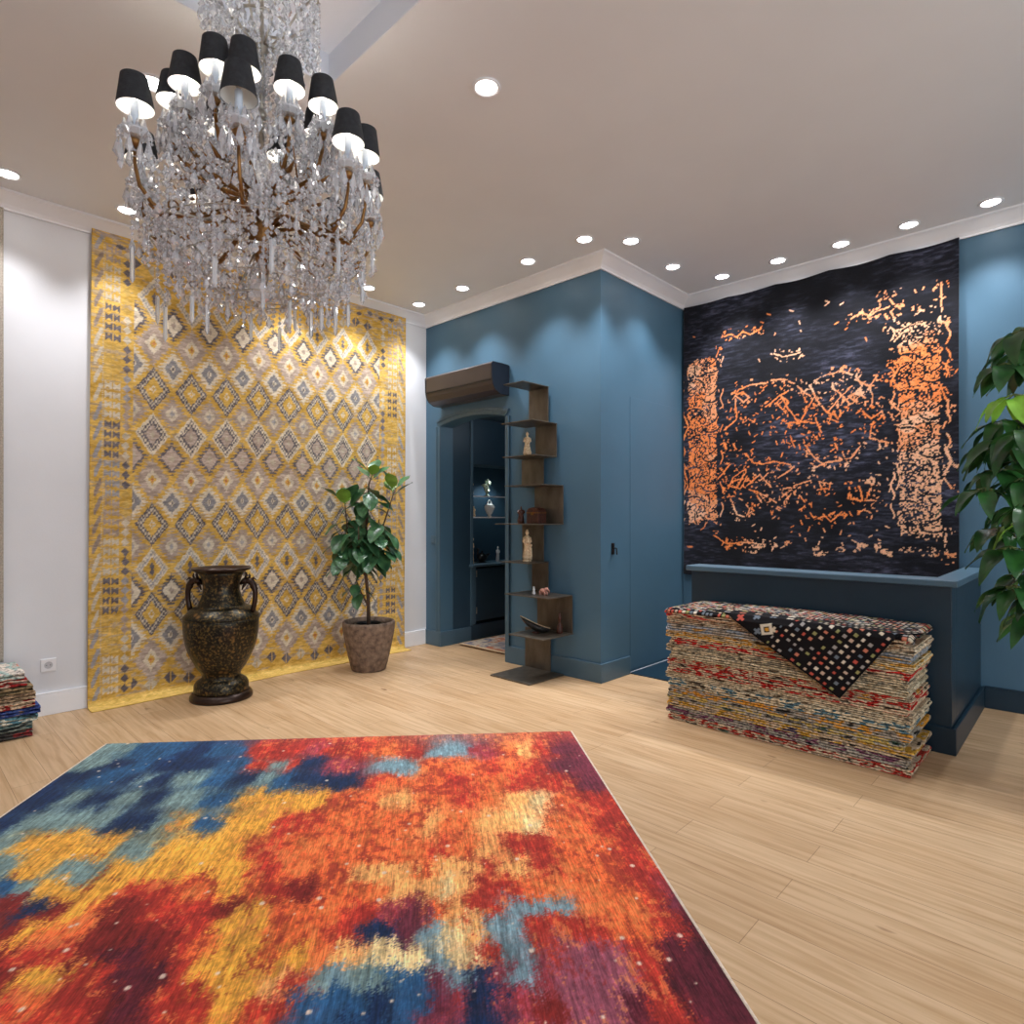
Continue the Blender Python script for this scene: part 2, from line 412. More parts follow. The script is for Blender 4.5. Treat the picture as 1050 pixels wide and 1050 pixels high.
# passage rug
nx, ny = 120, 150
X, Y = np.meshgrid(np.linspace(4.10, 5.45, nx), np.linspace(3.05, 4.66, ny), indexing='ij')
f1 = fbm(X*7, Y*7, 3); f2 = fbm(X*22, Y*22, 5)
C = np.full((nx, ny, 3), 0.)+np.array((196,180,160))
C[f1 > .55] = (150,140,140); C[(f2 > .62)] = (120,118,136); C[(f1 < .38)] = (186,120,92); C[f2 < .3] = (214,206,196)
edge = np.minimum.reduce([X-4.10, 5.45-X, Y-3.05, 4.66-Y]); C[edge < .03] = (206,182,150)
P = np.stack([X, Y, np.full_like(X, .012)+.002*f2], -1)
M['cloth_fine'] = cloth_mat('woven_cloth', (1,1,1), 260, .3)
tag(grid_cloth('hallway_rug', P[:, ::-1], C[:, ::-1], M['cloth_fine'], thick=.01), 'faded pale patterned rug on the floor beyond the doorway', 'rug')

# ================================================================== LIGHTS / FIXTURES
def spot(x, y, e, size=96):
    ld = bpy.data.lights.new('downlight_or_fill_spot', 'SPOT'); ld.energy = e; ld.spot_size = R(size); ld.spot_blend = .9
    ld.shadow_soft_size = .045; ld.color = lin((250,251,255))
    o = bpy.data.objects.new('downlight_or_fill_spot', ld); COL.objects.link(o); o.location = (x, y, H-.03)
ring = MB(); ring.lathe([(.05,-.001),(.066,-.001),(.068,-.004),(.066,-.008),(.056,-.009),(.05,-.004)], 28, caps=False)
lens = MB(); lens.lathe([(.0505,-.002),(.045,-.0025),(.001,-.003)], 24, caps=False)
proto = empty('downlight', (0,0,H), label='x', cat='ceiling light', group='recessed downlights in the ceiling')
pr = ring.build('trim_ring', M['white_trim'], proto, smooth=True); tag(pr, 'white ring around the lamp')
pl = lens.build('lens', M['lamp_lens'], proto, smooth=True); tag(pl, 'glowing white lamp lens')
LIGHTS = [
 (2.0,2.08,'lone round downlight in the middle of the ceiling, right of the chandelier'),
 (.55,4.65,'downlight at the left edge of the photo, above the white wall'),
 (.9,3.19,'downlight half hidden behind the black lampshades at upper left'),
 (1.16,4.63,'downlight above the top left corner of the yellow rug, left of the chandelier'),
 (2.41,4.64,'downlight glimpsed through the lower crystals of the chandelier'),
 (3.03,4.66,'downlight just right of the chandelier, above the right part of the yellow rug'),
 (3.6,4.67,'downlight nearest the corner where the white and blue walls meet'),
 (3.61,4.06,'downlight in front of the blue wall, above the air conditioner'),
 (3.59,3.26,'downlight in front of the blue wall, above the steel shelf tower'),
 (3.59,2.70,'downlight left of and in front of the projecting blue wall corner'),
 (3.85,2.47,'downlight right of the projecting blue wall corner, nearest to that corner'),
 (4.48,2.48,'downlight midway along the narrow blue wall face'),
 (4.95,2.28,'downlight over the top left corner of the dark rug, first of its row'),
 (4.95,1.82,'second downlight from the left in the row above the dark rug'),
 (4.97,1.37,'third downlight from the left in the row above the dark rug'),
 (4.97,.94,'fourth downlight in the row, above the dark rug\'s right end'),
 (4.98,.49,'downlight at the right edge of the photo, above the plain blue wall'),
]
for i, (x, y, lab) in enumerate(LIGHTS):
    if i == 0: o = proto; o.location = (x, y, H)
    else:
        o = proto.copy(); COL.objects.link(o); o.location = (x, y, H)
        for ch in (pr, pl):
            c = ch.copy(); COL.objects.link(c); c.parent = o
    o['label'] = lab
    spot(x, y, 62 if i not in (0, 1, 2, 3) else 50)
for x, y in ((.3,-1.1),(1.9,-1.4),(3.6,-1.0),(-1.3,.6),(-1.2,2.4)):  # fill spots without fixtures, added out of view
    spot(x, y, 50, 110)
# sky and fill area lamp at the added, unseen window behind the camera
wd = bpy.data.worlds.new('sky'); bpy.context.scene.world = wd; wd.use_nodes = True
nt = wd.node_tree; bg = nt.nodes['Background']; sk = node(nt, 'ShaderNodeTexSky'); sk.sky_type = 'NISHITA'
sk.sun_disc = False; sk.sun_elevation = R(40); sk.sun_rotation = R(20)
nt.links.new(sk.outputs[0], bg.inputs['Color']); bg.inputs['Strength'].default_value = .15
pd = bpy.data.lights.new('window_fill', 'AREA'); pd.shape = 'RECTANGLE'; pd.size = W1-W0; pd.size_y = WZ1-WZ0
pd.energy = 108; pd.color = lin((240,247,255))
po = bpy.data.objects.new('window_fill', pd); COL.objects.link(po); po.location = ((W0+W1)/2, YB-.02, (WZ0+WZ1)/2); po.rotation_euler = (R(90), 0, 0)

# fill light added to the passage and the display light over the niche shelves
ld = bpy.data.lights.new('passage_fill', 'POINT'); ld.energy = 2.5; ld.shadow_soft_size = .06; ld.color = lin((245,248,255))
o = bpy.data.objects.new('passage_fill', ld); COL.objects.link(o); o.location = (4.55, 4.1, 2.25)
ld = bpy.data.lights.new('niche_lamp', 'SPOT'); ld.energy = 16; ld.shadow_soft_size = .02; ld.spot_size = R(110); ld.spot_blend = .6
o = bpy.data.objects.new('niche_lamp', ld); COL.objects.link(o); o.location = (4.80, 4.79, NZ1-.015)
# camera
cd = bpy.data.cameras.new('camera'); cam = bpy.data.objects.new('camera', cd); COL.objects.link(cam)
cd.sensor_width = 36; cd.lens = 36*626.4/1050; cd.shift_y = 5/1050; cd.clip_start = .05
cam.location = (0, 0, 1.3); cam.rotation_euler = (R(90), 0, R(YAW-90))
sc = bpy.context.scene; sc.camera = cam
sc.view_settings.view_transform = 'Standard'; sc.view_settings.look = 'None'; sc.view_settings.gamma = 1
sc.view_settings.exposure = 0.0
# ================================================================== FLOOR RUG
PAL = dict(N=(20,42,78), B=(40,84,124), T=(116,140,138), Y=(232,164,62), O=(228,104,54), R=(186,54,40), D=(122,34,30), P=(112,44,60),
           C=(246,172,100), W=(246,212,150), L=(118,148,158), M=(86,28,40), m=(146,76,92), r=(160,60,72))
CTRL = """0,10,T 11,11,T 20,12,B 27,12,B 38,13,B 54,15,N 70,16,B 87,17,R 96,18,R 107,19,R 117,19,r 131,20,R 144,22,R 160,23,O 176,24,R 187,25,L 197,26,L 213,27,r 224,28,O 233,28,C 245,29,R 254,30,P -1,30,T 9,31,T 19,32,N 31,33,B 46,34,N 61,35,N 81,37,B 94,38,R 104,38,T 112,39,R 121,40,N 136,41,r 162,43,L 172,44,L 182,44,O 192,45,O 207,46,O 212,47,R 222,47,O 234,48,R 249,50,P 258,50,P -1,48,N 11,49,N 25,50,B 40,51,N 44,51,T 51,52,N 67,53,T 78,54,B 92,55,N 101,56,T 111,57,B 115,57,B 120,57,N 137,59,N 142,59,N 153,60,R 163,61,O 187,62,O 196,63,R 210,64,O 229,66,R 246,67,R 259,68,P -3,69,N 10,70,N 22,70,T 32,71,N 45,72,T 58,73,N 69,74,T 76,75,T 89,76,B 103,77,Y 116,78,Y 129,79,Y 142,80,O 155,81,O 169,82,C 182,83,O 200,84,R 208,85,O 222,86,C 235,87,W 242,88,O 253,88,R 258,89,R 5,91,N 16,92,T 28,93,T 44,94,T 56,95,N 64,96,N 72,97,T 79,97,Y 89,98,B 99,99,Y 109,99,Y 125,101,R 142,102,O 158,103,O 174,104,O 182,105,C 190,106,O 207,107,C 219,108,C 226,108,W 235,109,O 247,110,O 253,111,R 263,111,R 17,111,T 24,112,Y 36,113,Y 47,114,Y 58,115,Y 66,115,T 73,116,T 80,116,Y 92,117,Y 105,118,Y 118,119,R 130,120,O 145,121,O 160,122,O 179,124,O 187,124,R 197,125,O 205,126,C 216,127,R 227,128,R 235,128,O 246,129,O 258,130,R 262,130,R 28,125,T 40,126,Y 53,127,T 58,128,T 69,129,Y 83,130,Y 97,131,Y 111,132,Y 122,133,R 133,134,O 147,135,O 161,136,C 175,137,C 182,137,O 190,138,C 197,139,C 204,139,R 209,139,C 217,140,C 225,141,R 236,142,O 246,142,O 257,143,R 263,144,R 36,138,B 44,139,T 51,139,Y 61,140,Y 71,141,Y 82,142,R 92,142,R 102,143,O 115,144,Y 120,145,O 129,145,R 139,146,D 152,147,O 162,148,O 172,149,C 183,149,C 189,150,W 194,150,C 203,151,R 213,152,R 223,152,O 236,153,O 243,154,O 257,155,R 262,155,r 43,149,D 50,150,N 58,150,D 67,151,Y 74,152,O 83,152,D 95,153,R 106,154,R 117,155,D 125,156,Y 135,156,O 147,157,O 160,158,R 173,159,r 179,160,P 186,160,O 192,161,C 199,161,R 205,162,R 210,162,L 218,163,L 228,164,L 233,164,O 240,164,O 250,165,O 256,166,R 263,166,P 52,160,D 59,160,Y 67,161,O 76,161,O 85,162,D 94,163,D 103,164,D 113,164,R 122,165,Y 128,165,Y 137,166,O 146,167,O 158,168,R 167,168,N 171,169,N 177,169,P 186,170,L 192,170,W 198,171,C 204,171,L 210,172,L 219,173,R 228,173,R 234,174,R 244,174,O 251,175,O 259,176,R 264,176,M 59,171,D 68,172,R 76,172,R 85,173,D 94,174,M 102,174,D 111,175,R 118,176,O 125,176,Y 131,177,Y 137,177,O 143,178,Y 151,178,O 159,179,C 171,180,W 180,180,W 186,181,L 194,181,W 200,182,R 206,182,L 212,183,L 217,183,R 229,184,m 237,185,m 246,185,R 255,186,M 262,187,M 66,181,D 74,182,Y 82,183,Y 90,183,R 98,184,M 107,184,M 115,185,R 122,186,Y 128,186,Y 135,187,Y 142,187,C 147,188,R 152,188,T 157,188,L 167,189,T 177,190,B 186,191,P 191,191,L 198,192,N 202,192,r 210,192,L 216,193,r 221,193,m 226,194,m 237,195,m 248,195,R 254,196,M 261,196,M 73,192,R 81,193,O 91,194,R 99,194,D 106,195,M 114,195,R 122,196,R 128,196,Y 134,197,Y 139,197,R 144,198,R 149,198,B 154,198,B 160,199,B 168,200,N 178,200,B 184,201,P 191,201,r 196,202,N 202,202,N 206,203,r 214,203,D 224,204,m 232,204,m 239,205,M 247,206,R 255,206,M 261,207,M 81,205,R 93,206,R 105,207,M 117,208,R 131,209,Y 138,209,R 150,210,B 162,211,N 174,212,B 185,213,r 197,214,N 207,215,r 216,215,m 230,216,m 240,217,M 249,218,R 259,219,M"""
pts = [p.split(',') for p in CTRL.split()]
cu = np.array([int(p[0])/100 for p in pts]); cv = np.array([int(p[1])/100 for p in pts]); cc = np.array([PAL[p[2]] for p in pts], float)
TLc = np.array((.917,4.054)); UV = np.array((.7444726,-.667653)); VV = np.array((-.629802,-.7767557)); RW, RL = 2.656, 3.6
nu, nv = 560, 760
u, v = np.meshgrid(np.linspace(0, RW, nu), np.linspace(0, RL, nv), indexing='ij')
jr = np.random.RandomState(2)
wu = u+.13*(fbm(u*5, v*4, 11, 5)-.5)+.07*(fbm(u*24, v*16, 12, 4)-.5)+jr.normal(0, .009, u.shape)
wv = v+.15*(fbm(u*5, v*4, 21, 5)-.5)+.09*(fbm(u*24, v*14, 22, 4)-.5)+jr.normal(0, .016, u.shape)+.045*(fbm(u*90, v*10, 25, 2)-.5)
num = np.zeros((nu, nv, 3)); den = np.zeros((nu, nv))
for a, bb, k in zip(cu, cv, cc):
    w = 1/(((wu-a)/.85)**2+((wv-bb)*1.35)**2+.0008)**2.6
    num += w[..., None]*k; den += w
C = num/den[..., None]
# grain: flecks of darker and lighter yarn, thin streaks along the pile, small cream dots
st = fbm(u*120, v*6, 31, 3); gr = fbm(u*90, v*60, 33, 3)+jr.normal(0, .10, u.shape); bl = fbm(u*9, v*7, 37, 4)
C *= (1+.55*(st-.5)+.35*(gr-.5)+.35*(bl-.5))[..., None]
red = (C[..., 0] > 150) & (C[..., 1] < 150)
sp = jr.normal(0, .03, u.shape)+fbm(u*40, v*30, 41, 4)*.6+fbm(u*8, v*6, 42)*.4
k = np.clip((sp-.56)/.06, 0, 1)*red; C = C*(1-.55*step(k))+step(.55*k)*np.array((140,38,34))
k = np.clip((.44-sp)/.05, 0, 1)*red; C = C*(1-.5*step(k))+step(.5*k)*np.array((248,150,80))
rg = np.random.RandomState(4)
for i in range(190):
    a, bb, rr = rg.rand()*RW, rg.rand()**.8*2.3, .005+.006*rg.rand()**2
    i0, j0 = int(a/RW*nu), int(bb/RL*nv); s_ = np.s_[max(0,i0-4):i0+5, max(0,j0-4):j0+5]
    d = np.hypot(u[s_]-a, (v[s_]-bb)*.9); kk = np.clip((rr-d)/.004, 0, 1)[..., None]*.85
    C[s_] = C[s_]*(1-kk)+kk*np.array((238,214,190))
XY = TLc+u[..., None]*UV+v[..., None]*VV
P = np.concatenate([XY, (.013+.0015*st)[..., None]], -1)
M['pile'] = cloth_mat('pile_rug', (160,26,1), 3.2, .40, bump=.35, sheen=.1)
rt = empty('area_rug', (TLc[0], TLc[1], 0), label='large abstract rug in blue, orange and red lying on the floor', cat='rug')
o = grid_cloth('pile', P[:, ::-1]-np.array((TLc[0], TLc[1], 0)), C[:, ::-1], M['pile'], rt, thick=.011)
for e in (0, RW):
    b = MB(); q = []
    for k in np.linspace(0, RL, 60):
        p = UV*(e+(-.004 if e == 0 else .004))+VV*k; q.append((p[0], p[1], .0085))
    b.tube(q, .0075, 6); tag(b.build('binding', M['cream_binding'], rt, smooth=True), 'cream bound edge')

# ================================================================== YELLOW KILIM ON THE WHITE WALL
KX0, KX1, KZ1 = 1.03, 3.65, 3.29
nu, nv = 360, 460
u, z = np.meshgrid(np.linspace(KX0, KX1, nu), np.linspace(-.11, KZ1, nv), indexing='ij')   # z<0 lies on the floor
zz = z+.012*np.sin(u*5)+.02*(fbm(u*2, z*2, 3)-.5)
uu = u+.02*(fbm(u*2, z*2, 5)-.5)
GOLD = np.array((208,168,84)); WH = np.array((214,200,176)); TP = np.array((170,152,138)); DK = np.array((106,99,102)); GY = np.array((160,156,156))
C = np.zeros((nu, nv, 3))+GOLD
ab = fbm(u*1.2, z*14, 51, 3); C += ((ab-.5)*52)[..., None]*np.array((1,1,.8))
fleck = fbm(u*16, z*70, 52, 2); C[fleck > .64] = TP*.7+GOLD*.3
q = lambda a, s: np.round(a/s)*s
def put(mask, col): C[mask] = col
XC = [1.418+.2564*i for i in range(8)]; ZR = [2.89-.327*i for i in range(9)]
saw = np.abs(((zz/.026) % 1)-.5)*2
def big(cx, cz, t, w=.222, h=.315):
    dx = np.abs(q(uu-cx, .009)); dz = np.abs(zz-cz); m = dx/(w/2)+dz/(h/2); near = m < 1.4
    ck = ((np.floor((uu-cx)/.0125)+np.floor((zz-cz)/.019)) % 2) == 0
    if t == 'A':
        put(near & (m < 1), WH); put((m < .88) & (m > .58) & ck, GY); put(m < .55, GOLD-10)
        put((m < .3) & (np.abs(uu-cx) < np.abs(zz-cz)*.7+.006), DK)
    elif t == 'B':
        ms = m+.22*saw; put(ms < 1.12, TP); put((ms < 1.12) & (fleck > .52), TP*1.12); put(m < .5, WH); put(m < .24, GOLD); put(m < .1, (190,120,80))
    elif t == 'C':
        put(m < 1, DK); put((m < .9) & (m > .58) & ck, WH*.93); put(m < .56, GOLD); put((m < .2), WH); put(m < .1, GOLD)
    else:
        put(m < 1, WH); put((m < .86) & (m > .52) & ck, DK); put((m < .56) & (m > .46), DK); put(m < .46, TP*1.06); put(m < .15, WH*.9)
def small(cx, cz, t, w=.19, h=.25):
    dx = np.abs(q(uu-cx, .009)); dz = np.abs(zz-cz); m = dx/(w/2)+dz/(h/2); ms = m+.40*saw
    if t == 'a': put(ms < 1.15, DK); put(m < .66, WH); put(m < .2, TP)
    elif t == 'b': put(ms < 1.2, WH); put(m < .62, GY*.88); put(m < .2, WH); put(m < .1, DK)
    elif t == 'c': put(ms < 1.15, TP); put(m < .5, WH*.95); put(m < .2, GY)
    else: put(ms < 1.15, DK*1.05); put(m < .7, TP*1.1); put(m < .25, WH*.9)
fl = (u > 1.287) & (u < 3.345)
C0 = C.copy()
for i, cz in enumerate(ZR):
    for cx in XC: big(cx, cz, 'ABCDBCACB'[i])
    if i < 8:
        for cx in [XC[0]-.128]+[x+.128 for x in XC]: small(cx, cz-.1635, 'abcdbcab'[i])
for j, cx in enumerate(XC):
    for s_ in (-.128, 0):
        for (cz, sg) in ((3.09, 1), (.10, -1)):
            d = np.abs(uu-cx-s_)/.045+np.abs(zz-cz-(.03 if s_ else 0))/.05
            put((d < 1) & (np.abs(uu-cx-s_) > .004), DK if (j+(s_ < 0)) % 3 else WH*.9)
put(~fl, C0[~fl])
def hourglass(cx, cz, col, w=.042, h=.05):
    dx = np.abs(uu-cx); dz = np.abs(zz-cz); put((dx < w/2) & (dz < h/2) & (dz < .008+dx*1.15), col)
def dia(cx, cz, col, w=.055, h=.062): put(np.abs(uu-cx)/(w/2)+np.abs(zz-cz)/(h/2) < 1, col)
cols = [WH*.96, GOLD*.86+20, DK, WH*.92, TP, GY, DK*1.1]
for side in (0, 1):
    X1 = (lambda d: KX0+d) if side == 0 else (lambda d: KX1-d*1.2)
    for i in range(46):
        cz = .1+i*.068; k = cols[(i//4+side) % 7]
        hourglass(X1(.105), cz, k); hourglass(X1(.155), cz, k)
        dia(X1(.218), cz, cols[(i//3+2+side) % 7])
    # running hook border
    d = (uu-KX0) if side == 0 else (KX1-uu)/1.2
    ph = (zz/.13) % 1; bandc = (np.floor(zz/.52) % 3)
    hook = (d > .018) & (d < .068) & (np.abs((d-.018)/.05-ph) < .26)
    for kk, cl in enumerate((GY, WH*.93, TP*.9)): put(hook & (bandc == kk), cl)
    put((d > .07) & (d < .078) & ((zz/.016) % 1 < .5), WH*.9)
top = zz > 3.16
put(top & (fbm(u*9, z*60, 60, 2) > .6), TP)
for j in range(20):
    cx = 1.2+j*.12; put((np.abs(uu-cx) < .03) & (np.abs(zz-3.2-.015*(j % 2)) < .02-.5*np.abs(uu-cx)), DK)
put(z < .05, np.array((224,188,104)))
C += ((fbm(u*30, z*120, 77, 2)-.5)*60)[..., None]
Yk = 4.945-.010*np.sin(u*7+z*.8)*np.clip((KZ1-z)/2, 0, 1)-.03*np.clip(.5-z, 0, .5)
ztop = .018*np.abs(np.sin((u-KX0)/(KX1-KX0)*math.pi*6))
Zk = np.where(z > 0, z-ztop*np.clip((z-2.6)/.7, 0, 1)+.012*0, .007)
Zk = np.maximum(Zk, .007)
Yk = np.where(z < .03, Yk-(.03-z)*.8, Yk)
Xk = u-.03*np.clip(1-z/3.3, 0, 1)+.0*z
P = np.stack([Xk, Yk, Zk], -1)
M['kilim'] = cloth_mat('flat_weave_kilim', (60,330,1), 2.2, .22, bump=.5)
tag(grid_cloth('wall_rug', P, C, M['kilim'], thick=.005), 'tall yellow geometric rug with rows of diamonds hung on the white wall', 'rug')

# sliver of another rug at the far left of the white wall
nu, nv = 150, 190
u, z = np.meshgrid(np.linspace(-1.3, .565, nu), np.linspace(.39, 3.24, nv), indexing='ij')
C = np.zeros((nu, nv, 3))+np.array((206,198,186)); d = .565-u
C[(d < .035)] = (176,166,152)
f1 = fbm(u*8, z*8, 81); C[(d > .03) & (f1 > .56)] = (84,76,74); C[(d > .03) & (f1 < .36)] = (150,120,100)
P = np.stack([u, 4.945-.008*np.sin(u*9), z], -1)
tag(grid_cloth('wall_rug', P, C, M['cloth_fine'], thick=.01), 'sliver of a grey patterned rug hung at the far left edge', 'rug')

# ================================================================== DARK RUG ON THE RIGHT WALL
DY0, DY1, DZ0, DZ1 = .69, 2.775, .77, 3.245
STR = [[(2.30,2.33),(2.24,2.41),(2.13,2.44),(2.02,2.43)],[(1.97,2.45),(1.88,2.44),(1.78,2.39),(1.71,2.31),(1.66,2.27)],[(2.38,2.07),(2.27,2.15),(2.28,2.33)],[(2.02,2.23),(1.90,2.31),(1.83,2.34)],[(1.90,2.31),(1.83,2.18),(1.74,2.06)],[(1.85,2.07),(1.70,2.07),(1.63,2.05)],[(1.74,2.07),(1.69,2.16),(1.63,2.27)],[(1.63,2.39),(1.53,2.43),(1.43,2.43),(1.34,2.39),(1.29,2.31)],[(1.67,2.36),(1.62,2.24),(1.54,2.13),(1.48,2.10)],[(1.54,2.13),(1.43,2.25),(1.36,2.31)],[(1.51,2.33),(1.43,2.24),(1.37,2.17)],[(1.43,2.19),(1.34,2.24),(1.29,2.30)],[(1.34,2.36),(1.24,2.29),(1.19,2.36)],[(1.24,2.29),(1.22,2.21),(1.23,2.14)],[(1.30,2.12),(1.23,2.04),(1.16,2.09)],[(1.24,1.90),(1.22,2.00)],[(1.24,1.90),(1.12,1.85)],[(1.63,2.10),(1.57,1.95)],[(2.28,2.36),(2.21,2.29),(2.16,2.33),(2.21,2.38),(2.28,2.36)],[(1.93,2.25),(1.88,2.29),(1.83,2.24),(1.88,2.19),(1.93,2.25)],[(1.38,2.23),(1.34,2.25),(1.30,2.22),(1.34,2.19),(1.38,2.23)],[(1.53,2.08),(1.46,2.04)],[(1.52,2.06),(1.49,2.13),(1.46,2.06)],[(2.21,2.12),(2.16,2.15),(2.12,2.11)],[(2.38,2.90),(2.32,2.91),(2.27,2.87),(2.21,2.91),(2.15,2.87),(2.06,2.90)],[(1.37,2.83),(1.30,2.86),(1.24,2.82),(1.19,2.85),(1.11,2.86)],[(1.08,2.77),(1.10,2.82),(1.06,2.86)],[(1.95,2.67),(1.88,2.63),(1.81,2.63),(1.74,2.64)],[(2.19,1.85),(2.13,1.76),(2.02,1.75),(1.93,1.76),(1.82,1.73)],[(2.35,1.55),(2.30,1.65),(2.19,1.72)],[(2.35,1.58),(2.24,1.54),(2.18,1.65)],[(2.32,1.61),(2.21,1.63)],[(2.28,1.54),(2.19,1.69)],[(1.93,1.62),(1.85,1.66),(1.79,1.71)],[(2.18,1.57),(2.07,1.66),(1.97,1.55)],[(2.07,1.61),(1.99,1.67)],[(2.16,1.54),(2.02,1.48),(1.93,1.42)],[(1.88,1.47),(1.78,1.56),(1.66,1.59)],[(1.90,1.53),(1.78,1.54)],[(1.85,1.45),(1.81,1.50)],[(1.74,1.47),(1.71,1.42)],[(1.69,1.86),(1.63,1.77),(1.56,1.71)],[(1.63,1.69),(1.54,1.73),(1.37,1.75),(1.30,1.84)],[(1.48,1.74),(1.37,1.73)],[(1.60,1.58),(1.52,1.56),(1.52,1.52),(1.58,1.52),(1.60,1.58)],[(1.27,1.58),(1.21,1.59),(1.22,1.55),(1.27,1.58)],[(1.38,1.53),(1.37,1.44),(1.30,1.42)],[(1.31,1.53),(1.29,1.43)],[(1.24,1.51),(1.27,1.43),(1.20,1.42)],[(1.69,1.36),(1.63,1.28),(1.56,1.30)],[(1.56,1.32),(1.51,1.26),(1.43,1.34)],[(1.32,1.33),(1.28,1.36),(1.23,1.33)],[(2.33,1.46),(2.27,1.32),(2.19,1.30)],[(2.15,1.38),(2.19,1.30)],[(2.09,1.48),(2.05,1.42)],[(1.66,1.98),(1.63,1.94)],[(1.81,1.93),(1.78,1.87)],[(1.75,1.89),(1.74,1.85)],[(1.48,1.88),(1.46,1.83)],[(2.38,1.96),(2.36,1.90)],[(2.30,1.94),(2.27,1.89)],[(1.15,2.06),(1.22,2.00)],[(1.10,2.70),(1.04,2.64),(1.08,2.59),(1.04,2.53)],[(1.08,2.45),(1.05,2.39),(1.09,2.32),(1.05,2.24)],[(1.10,2.14),(1.04,2.07),(1.09,2.03)],[(1.05,1.94),(1.04,1.83)],[(1.06,1.68),(1.04,1.58),(1.06,1.51)],[(0.78,2.39),(0.74,2.35),(0.76,2.29)],[(0.78,2.18),(0.75,2.10),(0.75,2.00),(0.78,1.93)],[(0.77,1.81),(0.73,1.69),(0.77,1.62)],[(0.77,1.57),(0.73,1.50)],[(0.76,1.18),(0.77,1.09),(0.75,1.01)],[(2.43,2.81),(2.46,2.74)],[(2.76,2.23),(2.73,2.13),(2.77,2.04)],[(2.77,1.72),(2.73,1.59),(2.78,1.50)],[(2.47,1.13),(2.36,1.06),(2.19,1.08),(2.02,1.07)],[(2.44,1.64),(2.33,1.76)],[(0.79,2.96),(0.79,2.79)],[(0.80,2.72),(0.79,2.67),(0.81,2.68),(0.80,2.72)],[(0.93,2.79),(0.89,2.78)],[(1.15,2.92),(1.06,2.94)],[(1.13,2.96),(1.08,2.87)]]
nu, nv = 360, 430
y, z = np.meshgrid(np.linspace(DY0, DY1, nu), np.linspace(DZ0, DZ1, nv), indexing='ij')
wy = y+.018*(fbm(y*22, z*22, 91)-.5); wz = z+.018*(fbm(y*22, z*22, 92)-.5)
dist = np.full((nu, nv), 9.)
for s_ in STR:
    for (a0, b0), (a1, b1) in zip(s_[:-1], s_[1:]):
        dy, dz = a1-a0, b1-b0; t = np.clip(((wy-a0)*dy+(wz-b0)*dz)/(dy*dy+dz*dz+1e-9), 0, 1)
        dist = np.minimum(dist, np.hypot(wy-a0-t*dy, wz-b0-t*dz))
BASE = np.zeros((nu, nv, 3))+np.array((26,27,36))
mo = fbm(y*2.2, z*2.8, 93)*.7+fbm(y*9, z*24, 89)*.3; BASE *= (.65+1.5*np.clip(mo-.36, 0, 1))[..., None]
BASE += (np.clip(fbm(y*16, z*80, 94, 3)-.42, 0, 1)*np.clip(mo-.3, 0, 1)*420)[..., None]*np.array((.9,.92,1.1))
C = BASE
ORG = np.array((236,158,110)); ORB = np.array((238,138,76)); ORP = np.array((238,182,144))
tone = fbm(y*2, z*3, 95)
oc = np.where(step(tone > .55), ORB, np.where(step(tone < .42), ORP, ORG))+step((fbm(y*50, z*50, 96)-.5)*50)
th = .0030+.0056*fbm(y*14, z*14, 97)
gap = fbm(y*26, z*26, 98) < .68
C = np.where(step(((dist < th) & gap) | ((dist < .05) & (fbm(y*52, z*52, 121, 2) > .70))), oc, C)
# two vertical ornament bands
for (b0, b1, z0, z1) in ((2.45, 2.73, 1.24, 2.73), (.795, 1.045, 1.17, 2.70)):
    ed = .07*(fbm(y*22, z*22, 99)-.5)
    inb = (y > b0+ed) & (y < b1+ed) & (z > z0+2*ed) & (z < z1+2*ed)
    cy = (b0+b1)/2; per = .268; lz = ((z-z0) % per)-per/2; ang = np.arctan2(lz, y-cy); rr = np.hypot(lz, (y-cy))
    rr2 = rr*(1+.16*np.sin(ang*8))
    dark = ((rr2 > .022) & (rr2 < .036)) | ((rr2 > .064) & (rr2 < .074)) | ((rr > .075) & (np.sin(ang*6+rr*60) > .86))
    iy, iz = np.floor(wy/.0125).astype(int), np.floor(wz/.0105).astype(int)
    hsh = (((iy*73856093) ^ (iz*19349663)) & 0x7fffffff); hsh = ((hsh ^ (hsh >> 11))*2654435761 >> 7) % 1000/1000
    dens = .20+.45*np.clip((fbm(y*9, z*12, 108)-.48)/.2, 0, 1)
    dark |= hsh < dens
    dark |= (np.abs(((z-z0) % per)-per*.5-per*.5*np.sign(lz)) < .006) & (hsh < .6)
    C = np.where(step(inb & ~dark), oc, C)
    thin = (np.abs(np.abs(y-cy)-(b1-b0)/2-.045-.012*np.sin(z*42)) < .006) & (z > z0) & (z < z1) & (fbm(y*12, z*12, 103) > .5)
    C = np.where(step(thin), oc, C)
rg = np.random.RandomState(9)
for i in range(380):
    a, c_ = DY0+.1+rg.rand()*1.95, 1.02+rg.rand()*2.0
    if c_ > 2.45 and rg.rand() < .6: continue
    if 1.08 > a or a > 2.42: 
        if rg.rand() < .5: continue
    L_ = .004+.014*rg.rand()**1.5; an = rg.choice([.5, 1.9, 1.2, 2.6]); dy, dz = math.cos(an)*L_, math.sin(an)*L_
    i0, j0 = int((a-DY0)/(DY1-DY0)*nu), int((c_-DZ0)/(DZ1-DZ0)*nv); w_ = np.s_[max(0,i0-6):i0+7, max(0,j0-6):j0+7]
    t = np.clip(((y[w_]-a)*dy+(z[w_]-c_)*dz)/(L_*L_), -1, 1); dd_ = np.hypot(y[w_]-a-t*dy, z[w_]-c_-t*dz)
    C[w_] = np.where(step(dd_ < .0048), oc[w_], C[w_])
for i in range(26):      # clusters along the lower border
    a, c_ = DY0+.12+rg.rand()*1.9, 1.0+.09*rg.rand(); 
    m_ = (np.hypot((y-a)*.6, z-c_) < .02) & (fbm(y*50, z*50, 110+i) > .5); C = np.where(step(m_), oc, C)
